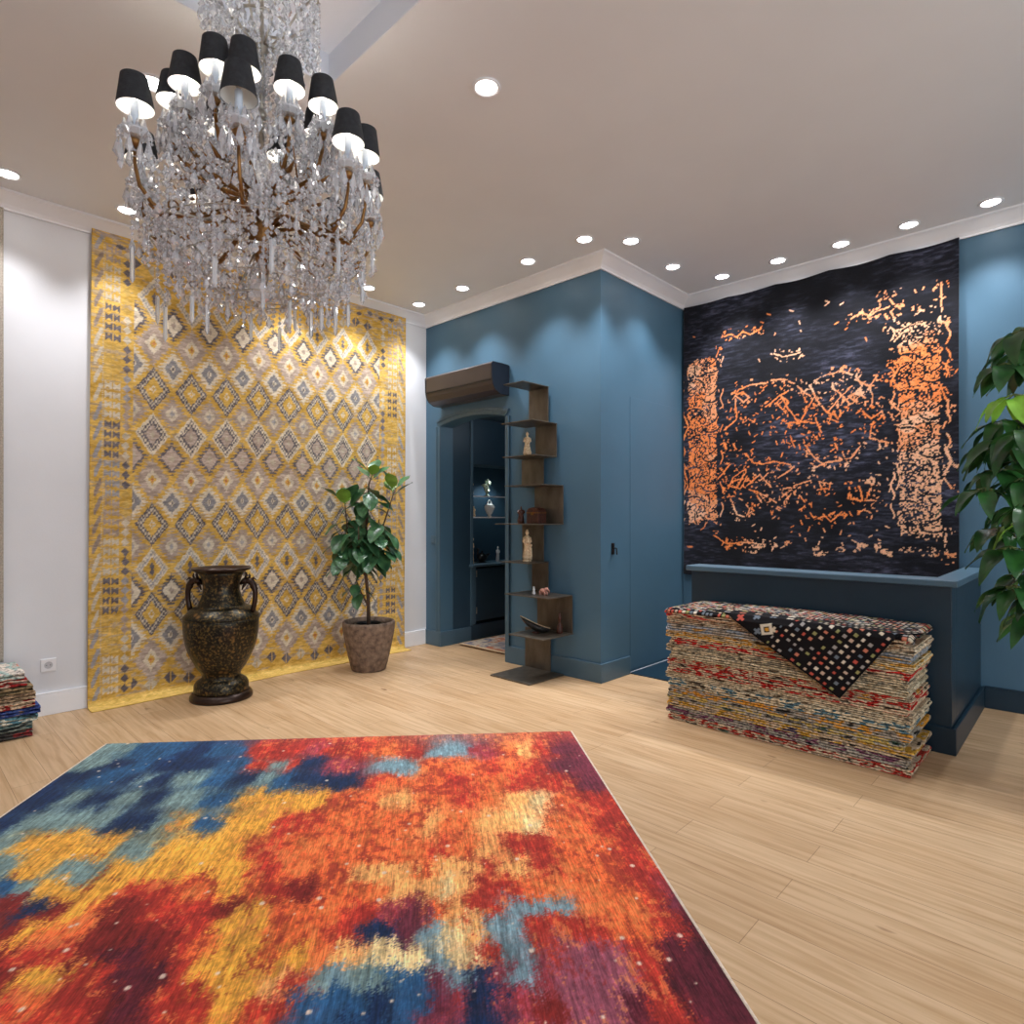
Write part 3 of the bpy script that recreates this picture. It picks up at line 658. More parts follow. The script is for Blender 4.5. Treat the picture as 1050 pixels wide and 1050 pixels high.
# geometry: hangs on the wall, its lower right part lies over the console top
sag = .012*np.abs(np.sin((y-DY0)/(DY1-DY0)*math.pi*5))
P = np.stack([np.full_like(y, XR-.03)-.012*np.sin(y*6+z*1.5)**2, y, z-sag*np.clip((z-2.8)/.45, 0, 1)], -1)
M['dark_pile'] = cloth_mat('dark_pile_rug', (90,300,1), 2.4, .45, bump=.5, sheen=.15)
tag(grid_cloth('wall_rug', P[::-1], C[::-1], M['dark_pile'], thick=.012), 'black and navy rug with eroded orange ornament hung above the blue console', 'rug')

# ================================================================== CONSOLE (open-backed box panelling) UNDER THE DARK RUG
con = empty('console', (4.08, .57, 0), label='long dark blue painted console below the black rug', cat='console')
XB_ = XR-4.08-.02
b = MB(); b.box((0, 0, 0), (.15, 1.54, .915)); b.box((.1501, 0, 0), (XB_, .08, .915)); b.build('body', M['console'], con, bevel=.003)
b = MB(); b.add([(-.03,-.03,.915),(XB_,-.03,.915),(XB_,.095,.915),(.17,.095,.915),(.17,1.57,.915),(-.03,1.57,.915)]+[(-.03,-.03,.952),(XB_,-.03,.952),(XB_,.095,.952),(.17,.095,.952),(.17,1.57,.952),(-.03,1.57,.952)],
    [(3,2,1,0),(5,4,3,0),(6,7,8,9),(6,9,10,11)]+[(i,(i+1)%6,6+(i+1)%6,6+i) for i in range(6)])
tag(b.build('top', M['blue_trim'], con, bevel=.006), 'satin blue top rim')
b = MB(); b.box((-.022, -.022, 0), (-.0005, 1.54, .145)); b.box((-.0004, -.022, 0), (XB_-.005, -.0005, .145)); b.build('plinth', M['console'], con, bevel=.004)
# ================================================================== CHANDELIER
CH = Vector((.988, 2.222, 0)); Zr = 1.3
ch = empty('chandelier', (CH.x, CH.y, H+TH), label='crystal chandelier with brass arms and small black candle shades hanging at upper left', cat='chandelier')
ORI = Vector((CH.x, CH.y, H+TH))
def cl(r, d, z): return RGT*r+FWD*d+Vector((0, 0, z-ORI.z))       # chandelier-local point from right / depth offset and height
def crystal_bead(b, p, r, rot=0.):
    vs = [(p[0], p[1], p[2]+r*1.15), (p[0], p[1], p[2]-r*1.15)]
    for k in range(5):
        a = rot+k*2*math.pi/5; vs.append((p[0]+r*math.cos(a), p[1]+r*math.sin(a), p[2]))
    b.add(vs, [(0, 2+k, 2+(k+1) % 5) for k in range(5)]+[(1, 2+(k+1) % 5, 2+k) for k in range(5)])
def crystal_drop(b, p, L_, w, rot=0.):
    """faceted pendant hanging down from p"""
    vs = [(p[0], p[1], p[2])]
    for (zz_, ww) in ((-.30*L_, w*.55), (-.72*L_, w)):
        for k in range(6):
            a = rot+k*math.pi/3; f_ = 1 if True else 1
            vs.append((p[0]+ww*.5*math.cos(a), p[1]+ww*.5*math.sin(a)*1, p[2]+zz_))
    vs.append((p[0], p[1], p[2]-L_))
    fs = [(0, 1+k, 1+(k+1) % 6) for k in range(6)]
    fs += [(1+k, 7+k, 7+(k+1) % 6, 1+(k+1) % 6) for k in range(6)]+[(13, 7+(k+1) % 6, 7+k) for k in range(6)]
    b.add(vs, [tuple(reversed(f)) for f in fs])
def crystal_prism(b, p, L_, w, rot=0.):
    vs = [(p[0], p[1], p[2])]
    for zz_ in (-.08*L_, -.88*L_):
        for k in range(6):
            a = rot+k*math.pi/3; vs.append((p[0]+w*.5*math.cos(a), p[1]+w*.5*math.sin(a), p[2]+zz_))
    vs.append((p[0], p[1], p[2]-L_))
    fs = [(0, 1+k, 1+(k+1) % 6) for k in range(6)]+[(1+k, 7+k, 7+(k+1) % 6, 1+(k+1) % 6) for k in range(6)]+[(13, 7+(k+1) % 6, 7+k) for k in range(6)]
    b.add(vs, [tuple(reversed(f)) for f in fs])
def chain(b, p, q_, sag_, r=.0075, sp_=.019):
    n_ = max(2, int((Vector(p)-Vector(q_)).length*1.15/sp_))
    for i in range(n_+1):
        t = i/n_; w_ = Vector(p).lerp(Vector(q_), t); w_ = w_-Vector((0, 0, sag_*4*t*(1-t)))
        crystal_bead(b, w_, r*(.8+.5*random.random()), random.random()*6)
def hang(b, p, L_, r=.0075, end='drop'):
    n_ = int(L_/.02)
    for i in range(n_): crystal_bead(b, (p[0], p[1], p[2]-i*.02), r*(.75+.5*random.random()), random.random()*6)
    e = (p[0], p[1], p[2]-n_*.02+.006)
    if end == 'drop': crystal_drop(b, e, .034+.02*random.random(), .026, random.random()*6)
    elif end == 'prism': crystal_prism(b, e, .09+.05*random.random(), .015, random.random()*6)
# stem, baluster and rings
b = MB(); b.tube([cl(0,0,H+TH-.001), cl(0,0,2.62)], [.009,.009], 10)
b.lathe([(.05,-.0008),(.055,-.02),(.03,-.05),(.012,-.07)], 20)
b.lathe([(.009,0),(.024,-.012),(.026,-.03),(.012,-.05),(.018,-.075),(.009,-.09)], 14, c=cl(0,0,3.05))
b.lathe([(.009,0),(.02,-.01),(.02,-.03),(.010,-.04)], 14, c=cl(0,0,2.80))
b.build('stem', M['silver'], ch, smooth=True)
b = MB(); b.lathe([(.012,.20),(.022,.19),(.026,.15),(.040,.11),(.050,.06),(.046,.02),(.030,-.02),(.024,-.05),(.034,-.07),(.05,-.08)], 20, c=cl(0,0,2.44)); tag(b.build('baluster', M['crystal'], ch, smooth=False), 'clear glass baluster')
b = MB(); b.lathe([(.03,.0),(.062,-.012),(.062,-.03),(.04,-.05),(.05,-.075),(.028,-.11),(.012,-.15)], 20, c=cl(0,0,2.375)); b.tube([cl(0,0,2.24), cl(0,0,2.17)], .006, 8); b.build('hub', M['brass'], ch, smooth=True)
b = MB(); b.ball(cl(0,0,2.13), .045, 12, 8); tag(b.build('ball_finial', M['crystal'], ch), 'faceted crystal ball at the bottom')
def ring_of(b, R_, z, r=.005, n_=40):
    b.tube([cl(R_*math.cos(2*math.pi*i/n_), R_*math.sin(2*math.pi*i/n_), z) for i in range(n_+1)], r, 6)
b = MB()
for R_, z in ((.36,2.27),(.27,2.20),(.18,2.145),(.10,2.10)): ring_of(b, R_, z, .0025)
for k in range(6):
    a = 2*math.pi*k/6; b.tube([cl(.05*math.cos(a), .05*math.sin(a), 2.35), cl(.2*math.cos(a), .2*math.sin(a), 2.31), cl(.36*math.cos(a), .36*math.sin(a), 2.27)], .004, 6)
    b.tube([cl(.03*math.cos(a), .03*math.sin(a), 2.26), cl(.10*math.cos(a), .10*math.sin(a), 2.10), cl(.27*math.cos(a), .27*math.sin(a), 2.20)], .003, 6)
b.build('lower_frame', M['silver'], ch, smooth=True)
b = MB(); ring_of(b, .20, 3.22, .006); ring_of(b, .1, 3.1, .005)
for k in range(8):
    a = 2*math.pi*k/8
    b.tube([cl(.01*math.cos(a), .01*math.sin(a), 3.02), cl(.07*math.cos(a), .07*math.sin(a), 3.06), cl(.13*math.cos(a), .13*math.sin(a), 3.15), cl(.20*math.cos(a), .20*math.sin(a), 3.22)], .004, 6)
    b.tube([cl(.02*math.cos(a), .02*math.sin(a), 3.04), cl(.06*math.cos(a+.3), .06*math.sin(a+.3), 3.0), cl(.09*math.cos(a+.4), .09*math.sin(a+.4), 2.95), cl(.085*math.cos(a+.5), .085*math.sin(a+.5), 2.92)], .0028, 5)
b.build('crown_frame', M['silver'], ch, smooth=True)

# arms with candles
T1 = [(.10,-.41),(-.25,-.35),(.375,-.205),(.405,-.095),(.36,.17),(-.38,-.10),(-.34,.22),(-.13,.38),(.16,.37)]
T2 = [(-.19,-.17),(-.055,-.235),(.045,-.25),(.155,-.14),(.245,-.06),(-.27,-.10),(-.20,.08),(.17,.10),(-.02,.24)]
drops = []          # individual pendants, nearest first
stuff = MB()
shade = MB()
nS = 28
def conebits(bm_, r0, z0, r1, z1, mi, flip=False):
    vs = []
    for r, z in ((r0,z0),(r1,z1)):
        for i in range(nS): vs.append((r*math.cos(2*math.pi*i/nS), r*math.sin(2*math.pi*i/nS), z))
    fs = [(i, (i+1) % nS, nS+(i+1) % nS, nS+i) for i in range(nS)]
    bm_.add(vs, [tuple(reversed(f)) for f in fs] if flip else fs, mi)
conebits(shade, .054, -.048, .038, .048, 0); conebits(shade, .0525, -.048, .0365, .048, 1, True)
conebits(shade, .0525, -.048, .054, -.048, 0, False); conebits(shade, .038, .048, .0365, .048, 0)
for k in range(3):
    a = k*2.094; shade.tube([(.006*math.cos(a), .006*math.sin(a), .03), (.038*math.cos(a), .038*math.sin(a), .04)], .0012, 4, 0)
shade_me = None
def leafcup(b, p):
    b.lathe([(.004,-.03),(.012,-.022),(.02,-.012),(.015,-.006),(.010,.0)], 12, c=p)
proto_sh = None
lit = []
for tier, (pts_, zs, zb) in enumerate(((T1, 2.61, 2.47), (T2, 2.815, 2.675))):
    for j, (r, d) in enumerate(pts_):
        zj = zs+.012*math.sin(j*2.3); bz = zb+.012*math.sin(j*2.3)
        R_ = math.hypot(r, d); ux_, uy_ = r/R_, d/R_
        b = MB()
        if tier == 0:
            path = [(.04, 2.36), (.12, 2.385), (R_*.48, 2.33), (R_*.72, 2.285), (R_*.88, 2.295), (R_*.97, 2.34), (R_, 2.40), (R_, bz-.02)]
        else:
            path = [(.03, 2.50), (.07, 2.47), (R_*.5, 2.485), (R_*.75, 2.51), (R_*.93, 2.56), (R_, 2.62), (R_, bz-.02)]
        b.tube([cl(ux_*a, uy_*a, z) for a, z in path], [.008, .008, .009, .0085, .007, .006, .005, .005][:len(path)], 8)
        # leaf scroll on the arm
        c0, z0 = path[3]; 
        b.tube([cl(ux_*(c0+.02*math.cos(t)*(1-t/9)-.0), uy_*(c0+.02*math.cos(t)*(1-t/9)), z0+.03+.022*math.sin(t)*(1-t/9)) for t in np.linspace(-1.6, 6, 14)], .0035, 6)
        b.tube([cl(ux_*c0, uy_*c0, z0), cl(ux_*(c0+.05), uy_*(c0+.05), z0-.012), cl(ux_*(c0+.09), uy_*(c0+.09), z0+.012)], [.007,.009,.001], 6)
        leafcup(b, cl(r, d, bz)); 
        arm = b.build('arm', M['brass'], ch, smooth=True)
        p = cl(r, d, bz)
        b = MB(); b.lathe([(.008,-.004),(.03,.0),(.046,.012),(.048,.016),(.044,.014),(.028,.004),(.008,.0)], 18, c=p); tag(b.build('drip_dish', M['crystal'], arm), 'cut glass dish')
        b = MB(); b.lathe([(.0125,0),(.0135,.004),(.0125,.012)], 12, c=p+UP*.002); b.build('candle_cup', M['silver'], arm, smooth=True)
        b = MB(); b.lathe([(.0115,.008),(.0115,.112),(.0085,.116)], 14, c=p); tag(b.build('candle_sleeve', M['candle'], arm, smooth=True), 'white candle sleeve')
        isl = not (tier == 0 and j == 0)
        b = MB(); b.lathe([(.005,.116),(.011,.132),(.012,.145),(.007,.165),(.001,.178)], 10, c=p); tag(b.build('bulb', M['bulb'] if isl else M['unlit_bulb'], arm, smooth=True), 'glowing candle bulb' if isl else 'candle bulb that is not lit')
        sp_ = cl(r, d, zj+.0)
        tilt = random.uniform(-.05, .05)
        if proto_sh is None:
            proto_sh = shade.build('lamp_shade', [M['black_shade'], M['shade_lining']], arm, smooth=True); so = proto_sh
        else:
            so = proto_sh.copy(); COL.objects.link(so); so.parent = arm
        so.location = sp_; so.rotation_euler = (tilt, tilt*.6, j); so['label'] = 'black cone shade with white lining'
        if isl: lit.append(ORI+cl(r, d, zj-.012))
        # pendants round the dish
        for k in range(10):
            a = k*2*math.pi/10+j; q_ = p+Vector((.046*math.cos(a), .046*math.sin(a), .008))
            kind = 'drop' if k % 2 else 'long'
            drops.append((q_, kind, (ORI+q_-Vector((0,0,1.3))).length, a))
            crystal_bead(stuff, q_, .007, a); crystal_bead(stuff, q_+Vector((0,0,-.014)), .006, a)
        # upper rosette of crystals round the candle foot
        for k in range(9):
            a = k*.698+j*.5
            crystal_drop(stuff, p+Vector((.030*math.cos(a), .030*math.sin(a), .05+.012*(k % 2))), .05, .022, a)
for p in lit:
    ld = bpy.data.lights.new('candle_light', 'POINT'); ld.energy = 8.0; ld.shadow_soft_size = .012; ld.color = lin((255,244,232))
    o = bpy.data.objects.new('candle_light', ld); COL.objects.link(o); o.location = p
    o.location.z += .02
drops.sort(key=lambda t: t[2])
for i, (q_, kind, dd_, a) in enumerate(drops):
    b = MB() if i < 96 else stuff
    if kind == 'drop': crystal_drop(b, q_+Vector((0,0,-.02)), .062, .027, a)
    else: crystal_drop(b, q_+Vector((0,0,-.03)), .075, .022, a)
    if i < 96: b.build('crystal_pendant' if kind == 'drop' else 'long_pendant', M['crystal'], ch)
# swags between dishes
def byang(P_): return sorted(P_, key=lambda t: math.atan2(t[1], t[0]))
A1, A2 = byang(T1), byang(T2)
for i in range(len(A1)):
    p, q_ = A1[i], A1[(i+1) % len(A1)]; chain(stuff, cl(*p, 2.44), cl(*q_, 2.44), .10); chain(stuff, cl(p[0]*.85, p[1]*.85, 2.30), cl(q_[0]*.85, q_[1]*.85, 2.30), .09)
    chain(stuff, cl(*p, 2.42), cl(p[0]*.7, p[1]*.7, 2.24), .05)
    m_ = min(A2, key=lambda t: (t[0]-p[0])**2+(t[1]-p[1])**2); chain(stuff, cl(*p, 2.44), cl(*m_, 2.67), .09)
    chain(stuff, cl(*m_, 2.66), cl(p[0]*.35, p[1]*.35, 2.42), .07)
for i in range(len(A2)):
    p, q_ = A2[i], A2[(i+1) % len(A2)]; chain(stuff, cl(*p, 2.67), cl(*q_, 2.67), .08); chain(stuff, cl(*p, 2.67), cl(p[0]*.2, p[1]*.2, 2.84), .05)
    chain(stuff, cl(*p, 2.63), cl(q_[0]*.9, q_[1]*.9, 2.5), .05)
# skirts of strands hanging from the rings
for R_, z, n_, l0, l1 in ((.405,2.31,40,.03,.17),(.37,2.27,48,.05,.22),(.315,2.25,44,.07,.26),(.27,2.20,36,.05,.24),(.22,2.18,30,.05,.22),(.18,2.145,22,.05,.14),(.10,2.10,12,.03,.09)):
    for i in range(n_):
        a = 2*math.pi*(i+random.random()*.5)/n_
        hang(stuff, cl(R_*math.cos(a), R_*math.sin(a), z+random.uniform(-.01,.06)), random.uniform(l0, l1)*(.65 if i % 2 else 1), end=('prism' if i % 12 == 0 else ('drop' if i % 2 else 'none')))
# branching sprays of beads filling the body
for i in range(900):
    t = random.random(); z = 2.18+.52*t
    rm = np.interp(z, (2.1, 2.3, 2.45, 2.55, 2.7), (.26, .39, .40, .33, .26))
    rr_ = rm*math.sqrt(random.uniform(.18, 1)); a = random.random()*2*math.pi
    p = cl(rr_*math.cos(a), rr_*math.sin(a), z)
    if i % 3 == 0: crystal_drop(stuff, p, .045, .024, a)
    else:
        for k in range(3): crystal_bead(stuff, p+Vector((random.uniform(-.02,.02), random.uniform(-.02,.02), -.018*k)), .0085, a+k)
# crown: strands and leaves hanging from the top ring
for R_, n_, z in ((.20,34,3.22),(.16,20,3.20),(.10,14,3.10)):
    for i in range(n_):
        a = 2*math.pi*i/n_; hang(stuff, cl(R_*math.cos(a), R_*math.sin(a), z), random.uniform(.1, .24), r=.009, end='drop')
for i in range(70):
    a = random.random()*6.28; rr_ = .2*math.sqrt(random.random()); crystal_drop(stuff, cl(rr_*math.cos(a), rr_*math.sin(a), 3.05+.2*random.random()), .05, .026, a)
for k in range(10): chain(stuff, cl(.2*math.cos(k*.628), .2*math.sin(k*.628), 3.2), cl(.012*math.cos(k*.628), .012*math.sin(k*.628), 2.86), .04)
chain(stuff, cl(.011,0,3.0), cl(.011,0,2.62), 0, .008); chain(stuff, cl(-.011,-.005,3.0), cl(-.011,-.005,2.62), 0, .008)
so = stuff.build('crystal_strands', M['crystal'], ch); so['kind'] = 'stuff'
# twigs of brass wire showing between the crystals
b = MB()
for i in range(30):
    a = random.random()*6.28; r0 = random.uniform(.1, .25); z0 = random.uniform(2.28, 2.5); r1 = r0+random.uniform(.06, .13); a1 = a+random.uniform(-.5, .5)
    b.tube([cl(r0*math.cos(a), r0*math.sin(a), z0), cl((r0+r1)/2*math.cos((a+a1)/2), (r0+r1)/2*math.sin((a+a1)/2), z0-.03), cl(r1*math.cos(a1), r1*math.sin(a1), z0+random.uniform(-.01,.05))], [.004,.0035,.0015], 5)
b.build('wire_sprays', M['brass'], ch, smooth=True)
# ================================================================== AIR CONDITIONER
ac = empty('air_conditioner', (XD-.0006, 4.254, 2.385), label='long dark brown wall air conditioner above the doorway', cat='air conditioner')
prof = [(0,.0),(-.11,.0),(-.175,.03),(-.205,.075),(-.216,.125),(-.220,.255),(-.205,.27),(-.02,.27),(0,.262)]
def extr(b, prof, y0, y1, mi=0):
    n_ = len(prof); vs = [(x, y0, z) for x, z in prof]+[(x, y1, z) for x, z in prof]
    fs = [(i, (i+1) % n_, n_+(i+1) % n_, n_+i) for i in range(n_)]+[tuple(reversed(range(n_))), tuple(n_+i for i in range(n_))]
    return b.add(vs, fs, mi)
b = MB(); extr(b, prof, -.455, .455); b.build('body', M['ac_front'], ac, bevel=.004)
b = MB(); extr(b, [(x*1.01-.0005, (z-.135)*1.012+.135) for x, z in prof], -.466, -.4555); b.build('end_cap', M['ac_dark'], ac, bevel=.003)
b = MB(); extr(b, [(x*1.01-.0005, (z-.135)*1.012+.135) for x, z in prof], .4555, .466); b.build('end_cap', M['ac_dark'], ac, bevel=.003)
b = MB(); b.box((-.2205, -.44, .106), (-.206, .45, .118)); tag(b.build('front_seam', M['black_metal'], ac), 'dark slot across the front')
b = MB(); b.add([(-.168,-.36,.03),(-.168,.44,.03),(-.206,.44,.085),(-.206,-.36,.085),(-.160,-.36,.025),(-.160,.44,.025),(-.198,.44,.09),(-.198,-.36,.09)], [(3,2,1,0),(4,5,6,7),(0,1,5,4),(1,2,6,5),(2,3,7,6),(3,0,4,7)]); b.build('louvre', M['ac_dark'], ac)
b = MB(); b.box((-.192, -.40, .060), (-.186, -.385, .066)); tag(b.build('indicator_window', M['silver'], ac), 'small pale indicator')

# switch and socket
sw = empty('light_switch', (XD-.0006, 4.853, 1.07), label='blue painted light switch left of the doorway', cat='switch')
b = MB(); b.box((-.009,-.04,-.04), (0,.04,.04)); b.build('plate', M['blue_trim'], sw, bevel=.003)
b = MB(); b.box((-.013,-.025,-.025), (-.0095,.025,.025)); b.build('rocker', M['blue_trim'], sw, bevel=.002)
sk_ = empty('wall_socket', (.795, YL-.0006, .327), label='white square power socket low on the white wall', cat='socket')
b = MB(); b.box((-.042,-.011,-.042), (.042,0,.042)); b.build('plate', M['plastic'], sk_, bevel=.004)
b = MB(); vs = [(.023*math.cos(k*math.pi/10), -.0118, .023*math.sin(k*math.pi/10)) for k in range(20)]; b.add(vs, [tuple(range(20))])
for s_ in (-.01,.01): b.add([(s_+.003*math.cos(k*math.pi/4), -.0125, .003*math.sin(k*math.pi/4)) for k in range(8)], [tuple(range(8))], 1)
b.build('outlet', [pmat('socket_grey', (190,190,194), .4), M['black_metal']], sk_)

# ================================================================== STEEL SHELF TOWER
SX = 3.905   # back line, in front of the wall
tw = empty('shelf_tower', (3.70, 3.36, 0), label='tall zigzag tower of raw steel plates standing by the blue wall', cat='shelf')
def plate(nm, x0, x1, y0, y1, z0, z1):
    b = MB(); b.box((x0-3.70, y0-3.36, z0), (x1-3.70, y1-3.36, z1)); return b.build(nm, M['steel'], tw, bevel=.0015)
TK = .008
plate('base_plate', 3.485, SX, 3.15, 3.58, 0, .012)
SH = [(.36,3.53,3.05,3.42),(.668,3.60,3.06,3.53),(.926,3.65,3.31,3.63),(1.244,3.60,3.15,3.64),(1.56,3.63,3.15,3.56),(1.80,3.63,3.22,3.58),(2.075,3.60,3.22,3.57),(2.39,3.585,3.305,3.525)]
BP = [(3.285,3.57),(3.055,3.43),(3.31,3.49),(3.36,3.605),(3.15,3.46),(3.36,3.61),(3.22,3.45),(3.31,3.525)]
zprev = .012
for (z, x0, y0, y1), (p0, p1) in zip(SH, BP):
    plate('shelf', x0, SX, y0, y1, z-TK, z); plate('back_panel', SX-.0085, SX, p0, p1, zprev, z-TK); zprev = z
# carvings on the shelves
def lump(o, amt, sc, seed=0.):
    for v in o.data.vertices:
        n_ = mnoise.noise(v.co*sc+Vector((seed, seed, seed))); v.co += v.co.normalized()*0+Vector((v.normal.x, v.normal.y, v.normal.z*.5))*n_*amt
def statue(name, label, cat, loc, h, mat, w=.2, child=False, seed=0., bulge=1., rz=0.):
    """robed standing figure: base, robe with folds, arms held in front, head with hair bun"""
    b = MB(); r = h*w*.5
    fold = lambda a, z: 1+.10*math.sin(a*7+z*40/h)+.06*math.sin(a*3+z*14/h+seed)
    b.lathe([(r*.95,0),(r*1.0,.04*h),(r*.92,.06*h)], 20)
    b.lathe([(r*.85,.06*h),(r*.95*bulge,.15*h),(r*.75*bulge,.32*h),(r*.62,.48*h),(r*.72,.60*h),(r*.78,.70*h),(r*.6,.78*h),(r*.28,.82*h),(r*.22,.84*h)], 28, sc=fold)
    for s_ in (-1, 1):
        b.tube([(0, s_*r*.7, .75*h), (r*.35, s_*r*.85, .62*h), (r*.75, s_*r*.35, .56*h), (r*.8, 0, .60*h)], [r*.26, r*.24, r*.18, r*.12], 10)
        b.tube([(r*.6, s_*r*.3, .55*h), (r*.62, s_*r*.45, .40*h), (r*.5, s_*r*.5, .25*h)], [r*.16, r*.2, r*.05], 8)
    b.ball((r*.08, 0, .90*h), .065*h, 14, 10, sc=(1, .9, 1.2)); b.ball((-r*.05, 0, .965*h), .042*h, 10, 8); b.ball((r*.08+.06*h, 0, .895*h), .014*h, 6, 5)
    if child:
        b.lathe([(r*.4,.06*h),(r*.45,.2*h),(r*.34,.34*h),(r*.36,.42*h),(r*.15,.47*h)], 16, c=(r*.55, r*.75, 0), sc=fold); b.ball((r*.6, r*.75, .51*h), .05*h, 10, 8)
    o = b.build(name, mat, smooth=True, loc=loc); lump(o, h*.012, 26/h*.3, seed); o.rotation_euler = (0, 0, rz)
    return tag(o, label, cat)
WEST = math.pi+.75
statue('ivory_figurine', 'tall carved ivory figure near the top of the steel tower', 'figurine', (3.76, 3.42, 1.8005), .205, M['ivory'], .30, seed=1, bulge=1.15, rz=WEST)
statue('ivory_figurine', 'carved ivory woman with a child on the middle shelf of the steel tower', 'figurine', (3.78, 3.44, .9265), .268, M['ivory'], .27, child=True, seed=3, rz=WEST)
b = MB()
bx = [(.0,.0),(.13,.0),(.13,.105),(.112,.126),(.065,.134),(.018,.126),(0,.105)]
n_ = len(bx); vs = [(-.05, y-.065, z) for y, z in bx]+[(.05, y-.065, z) for y, z in bx]
b.add(vs, [(i, (i+1) % n_, n_+(i+1) % n_, n_+i) for i in range(n_)]+[tuple(reversed(range(n_))), tuple(n_+i for i in range(n_))])
bxo = empty('wooden_box', (3.79, 3.345, 1.2445), label='dark brown domed wooden box on the steel tower', cat='box')
b.build('box_body', M['dark_wood'], bxo, bevel=.004)
b = MB(); b.box((-.0535, -.067, .085), (.0535, .067, .092)); b.build('lid_band', M['brass'], bxo, bevel=.001)
b = MB(); b.box((-.058, -.012, .07), (-.0515, .012, .095)); b.build('clasp', M['brass'], bxo)
o = statue('wood_figurine', 'small dark red carved figure beside the domed wooden box', 'figurine', (3.77, 3.50, 1.2445), .145, M['dark_wood'], .42, seed=5, rz=WEST)
# shelf with two tiny pieces
b = MB(); b.lathe([(.012,0),(.016,.01),(.008,.025),(.012,.04),(.007,.05)], 12); b.ball((0,0,.056), .009, 8, 6)
tag(b.build('small_figure', M['white_ceramic'], smooth=True, loc=(3.73, 3.32, .6685)), 'tiny white figure on the low steel shelf', 'figurine')
b = MB()
b.ball((0,0,.034), .024, 12, 8, sc=(1,1.5,.85)); b.ball((0,-.035,.05), .014, 8, 6)
for sx in (-1, 1):
    for sy in (-1, 1): b.tube([(sx*.012, sy*.024, .03), (sx*.014, sy*.026, 0)], [.009,.007], 8)
b.tube([(0,-.045,.05),(0,-.06,.04),(0,-.062,.022)], [.007,.005,.003], 6); b.ball((.012,-.03,.052), .011, 8, 5, sc=(.5,.8,1)); b.ball((-.012,-.03,.052), .011, 8, 5, sc=(.5,.8,1))
tag(b.build('elephant_figurine', pmat('pink_stone', (196,140,124), .4, ns=40, amt=.2), smooth=True, loc=(3.74, 3.225, .669)), 'small pinkish animal figure on the low steel shelf', 'figurine')
# boat-like carving and bottle
bt = empty('carved_boat', (3.71, 3.285, .3605), .75, label='dark leaf-shaped carving with a cream edge on the lowest steel shelf', cat='carving')
b = MB(); P_ = []
for i in range(15):
    t = i/14; w_ = .055*math.sin(math.pi*t)**.7+.004; zc = .02+.10*t**1.6
    P_.append([(w_*math.cos(a), -.12+.24*t, zc+.03-w_*.8*math.sin(a)-.0) for a in np.linspace(0, math.pi, 9)])
vs = [p for r_ in P_ for p in r_]; fs = [(i*9+j, (i+1)*9+j, (i+1)*9+j+1, i*9+j+1) for i in range(14) for j in range(8)]
b.add(vs, fs); o = b.build('hull', M['black_bronze'], bt, smooth=True); sd = o.modifiers.new('thickness', 'SOLIDIFY'); sd.thickness = .006
zmin = min(v[2] for v in vs); o.location.z = -zmin+.008
b = MB(); b.tube([Vector(r_[0])+Vector((0,0,-zmin+.008)) for r_ in P_], .004, 6); tag(b.build('rim', M['ivory'], bt, smooth=True), 'cream edge')
b = MB(); b.lathe([(.03,0),(.034,.006),(.018,.012)], 14, c=(0,0,0)); b.build('stand', M['dark_wood'], bt, smooth=True)
b = MB(); b.lathe([(.022,0),(.026,.01),(.026,.05),(.012,.075),(.01,.105),(.016,.112),(.016,.13),(.008,.14),(.012,.155),(.004,.168)], 18)
tag(b.build('carved_bottle', M['dark_wood'], smooth=True, loc=(3.83, 3.13, .3605)), 'small dark carved bottle on the lowest steel shelf', 'bottle')

# ================================================================== PIECES IN THE PASSAGE CABINET
statue('ivory_figurine', 'slim ivory figure on the top glass shelf of the passage cabinet', 'figurine', (4.425, 4.83, 1.5255), .19, M['ivory'], .2, seed=7, rz=4.4)
b = MB(); b.lathe([(.03,0),(.034,.008),(.014,.02)], 14)
for k in range(16):
    a = random.random()*6.28; rr_ = .055*random.random(); z = .05+.13*random.random()
    b.tube([(0,0,.015), (rr_*.5*math.cos(a), rr_*.5*math.sin(a), z*.6), (rr_*math.cos(a), rr_*math.sin(a), z)], [.008,.007,.004], 6); b.ball((rr_*math.cos(a), rr_*math.sin(a), z), .018, 8, 6, sc=(1,1,.7))
tag(b.build('coral_ornament', pmat('pale_jade', (190,206,190), .35, ns=60, amt=.25, rgb2=(96,124,104)), smooth=True, loc=(4.68, 4.86, 1.5255)), 'pale green and white flower-like ornament on the top glass shelf', 'ornament')
statue('ivory_figurine', 'taller of two ivory figures on the lower glass shelf of the cabinet', 'figurine', (4.42, 4.83, 1.3005), .165, M['ivory'], .22, seed=8, rz=4.4)
statue('ivory_figurine', 'shorter of two ivory figures on the lower glass shelf of the cabinet', 'figurine', (4.495, 4.87, 1.3005), .115, M['ivory'], .3, seed=9, rz=4.4)
b = MB(); b.lathe([(.022,0),(.026,.006),(.016,.018),(.03,.035),(.055,.085),(.06,.11),(.05,.125),(.055,.13)], 24)
un = empty('white_urn', (4.72, 4.86, 1.3005), label='white urn with a looped handle on the lower glass shelf', cat='urn')
b.build('body', M['white_ceramic'], un, smooth=True)
b = MB(); b.tube([(.03*math.cos(t), 0, .128+.055*math.sin(t)) for t in np.linspace(0, math.pi, 12)], .007, 8); b.build('handle', M['white_ceramic'], un, smooth=True)
b = MB(); b.lathe([(.05,.13),(.03,.142),(.006,.146)], 20, caps=False); b.build('lid', M['white_ceramic'], un, smooth=True)
statue('ivory_figurine', 'tall slender ivory figure on the cabinet counter', 'figurine', (4.43, 4.83, .8005), .29, M['ivory'], .15, seed=10, rz=4.4)
tp = empty('bronze_censer', (4.60, 4.85, .8005), label='dark bronze bird-shaped vessel on the cabinet counter', cat='vessel')
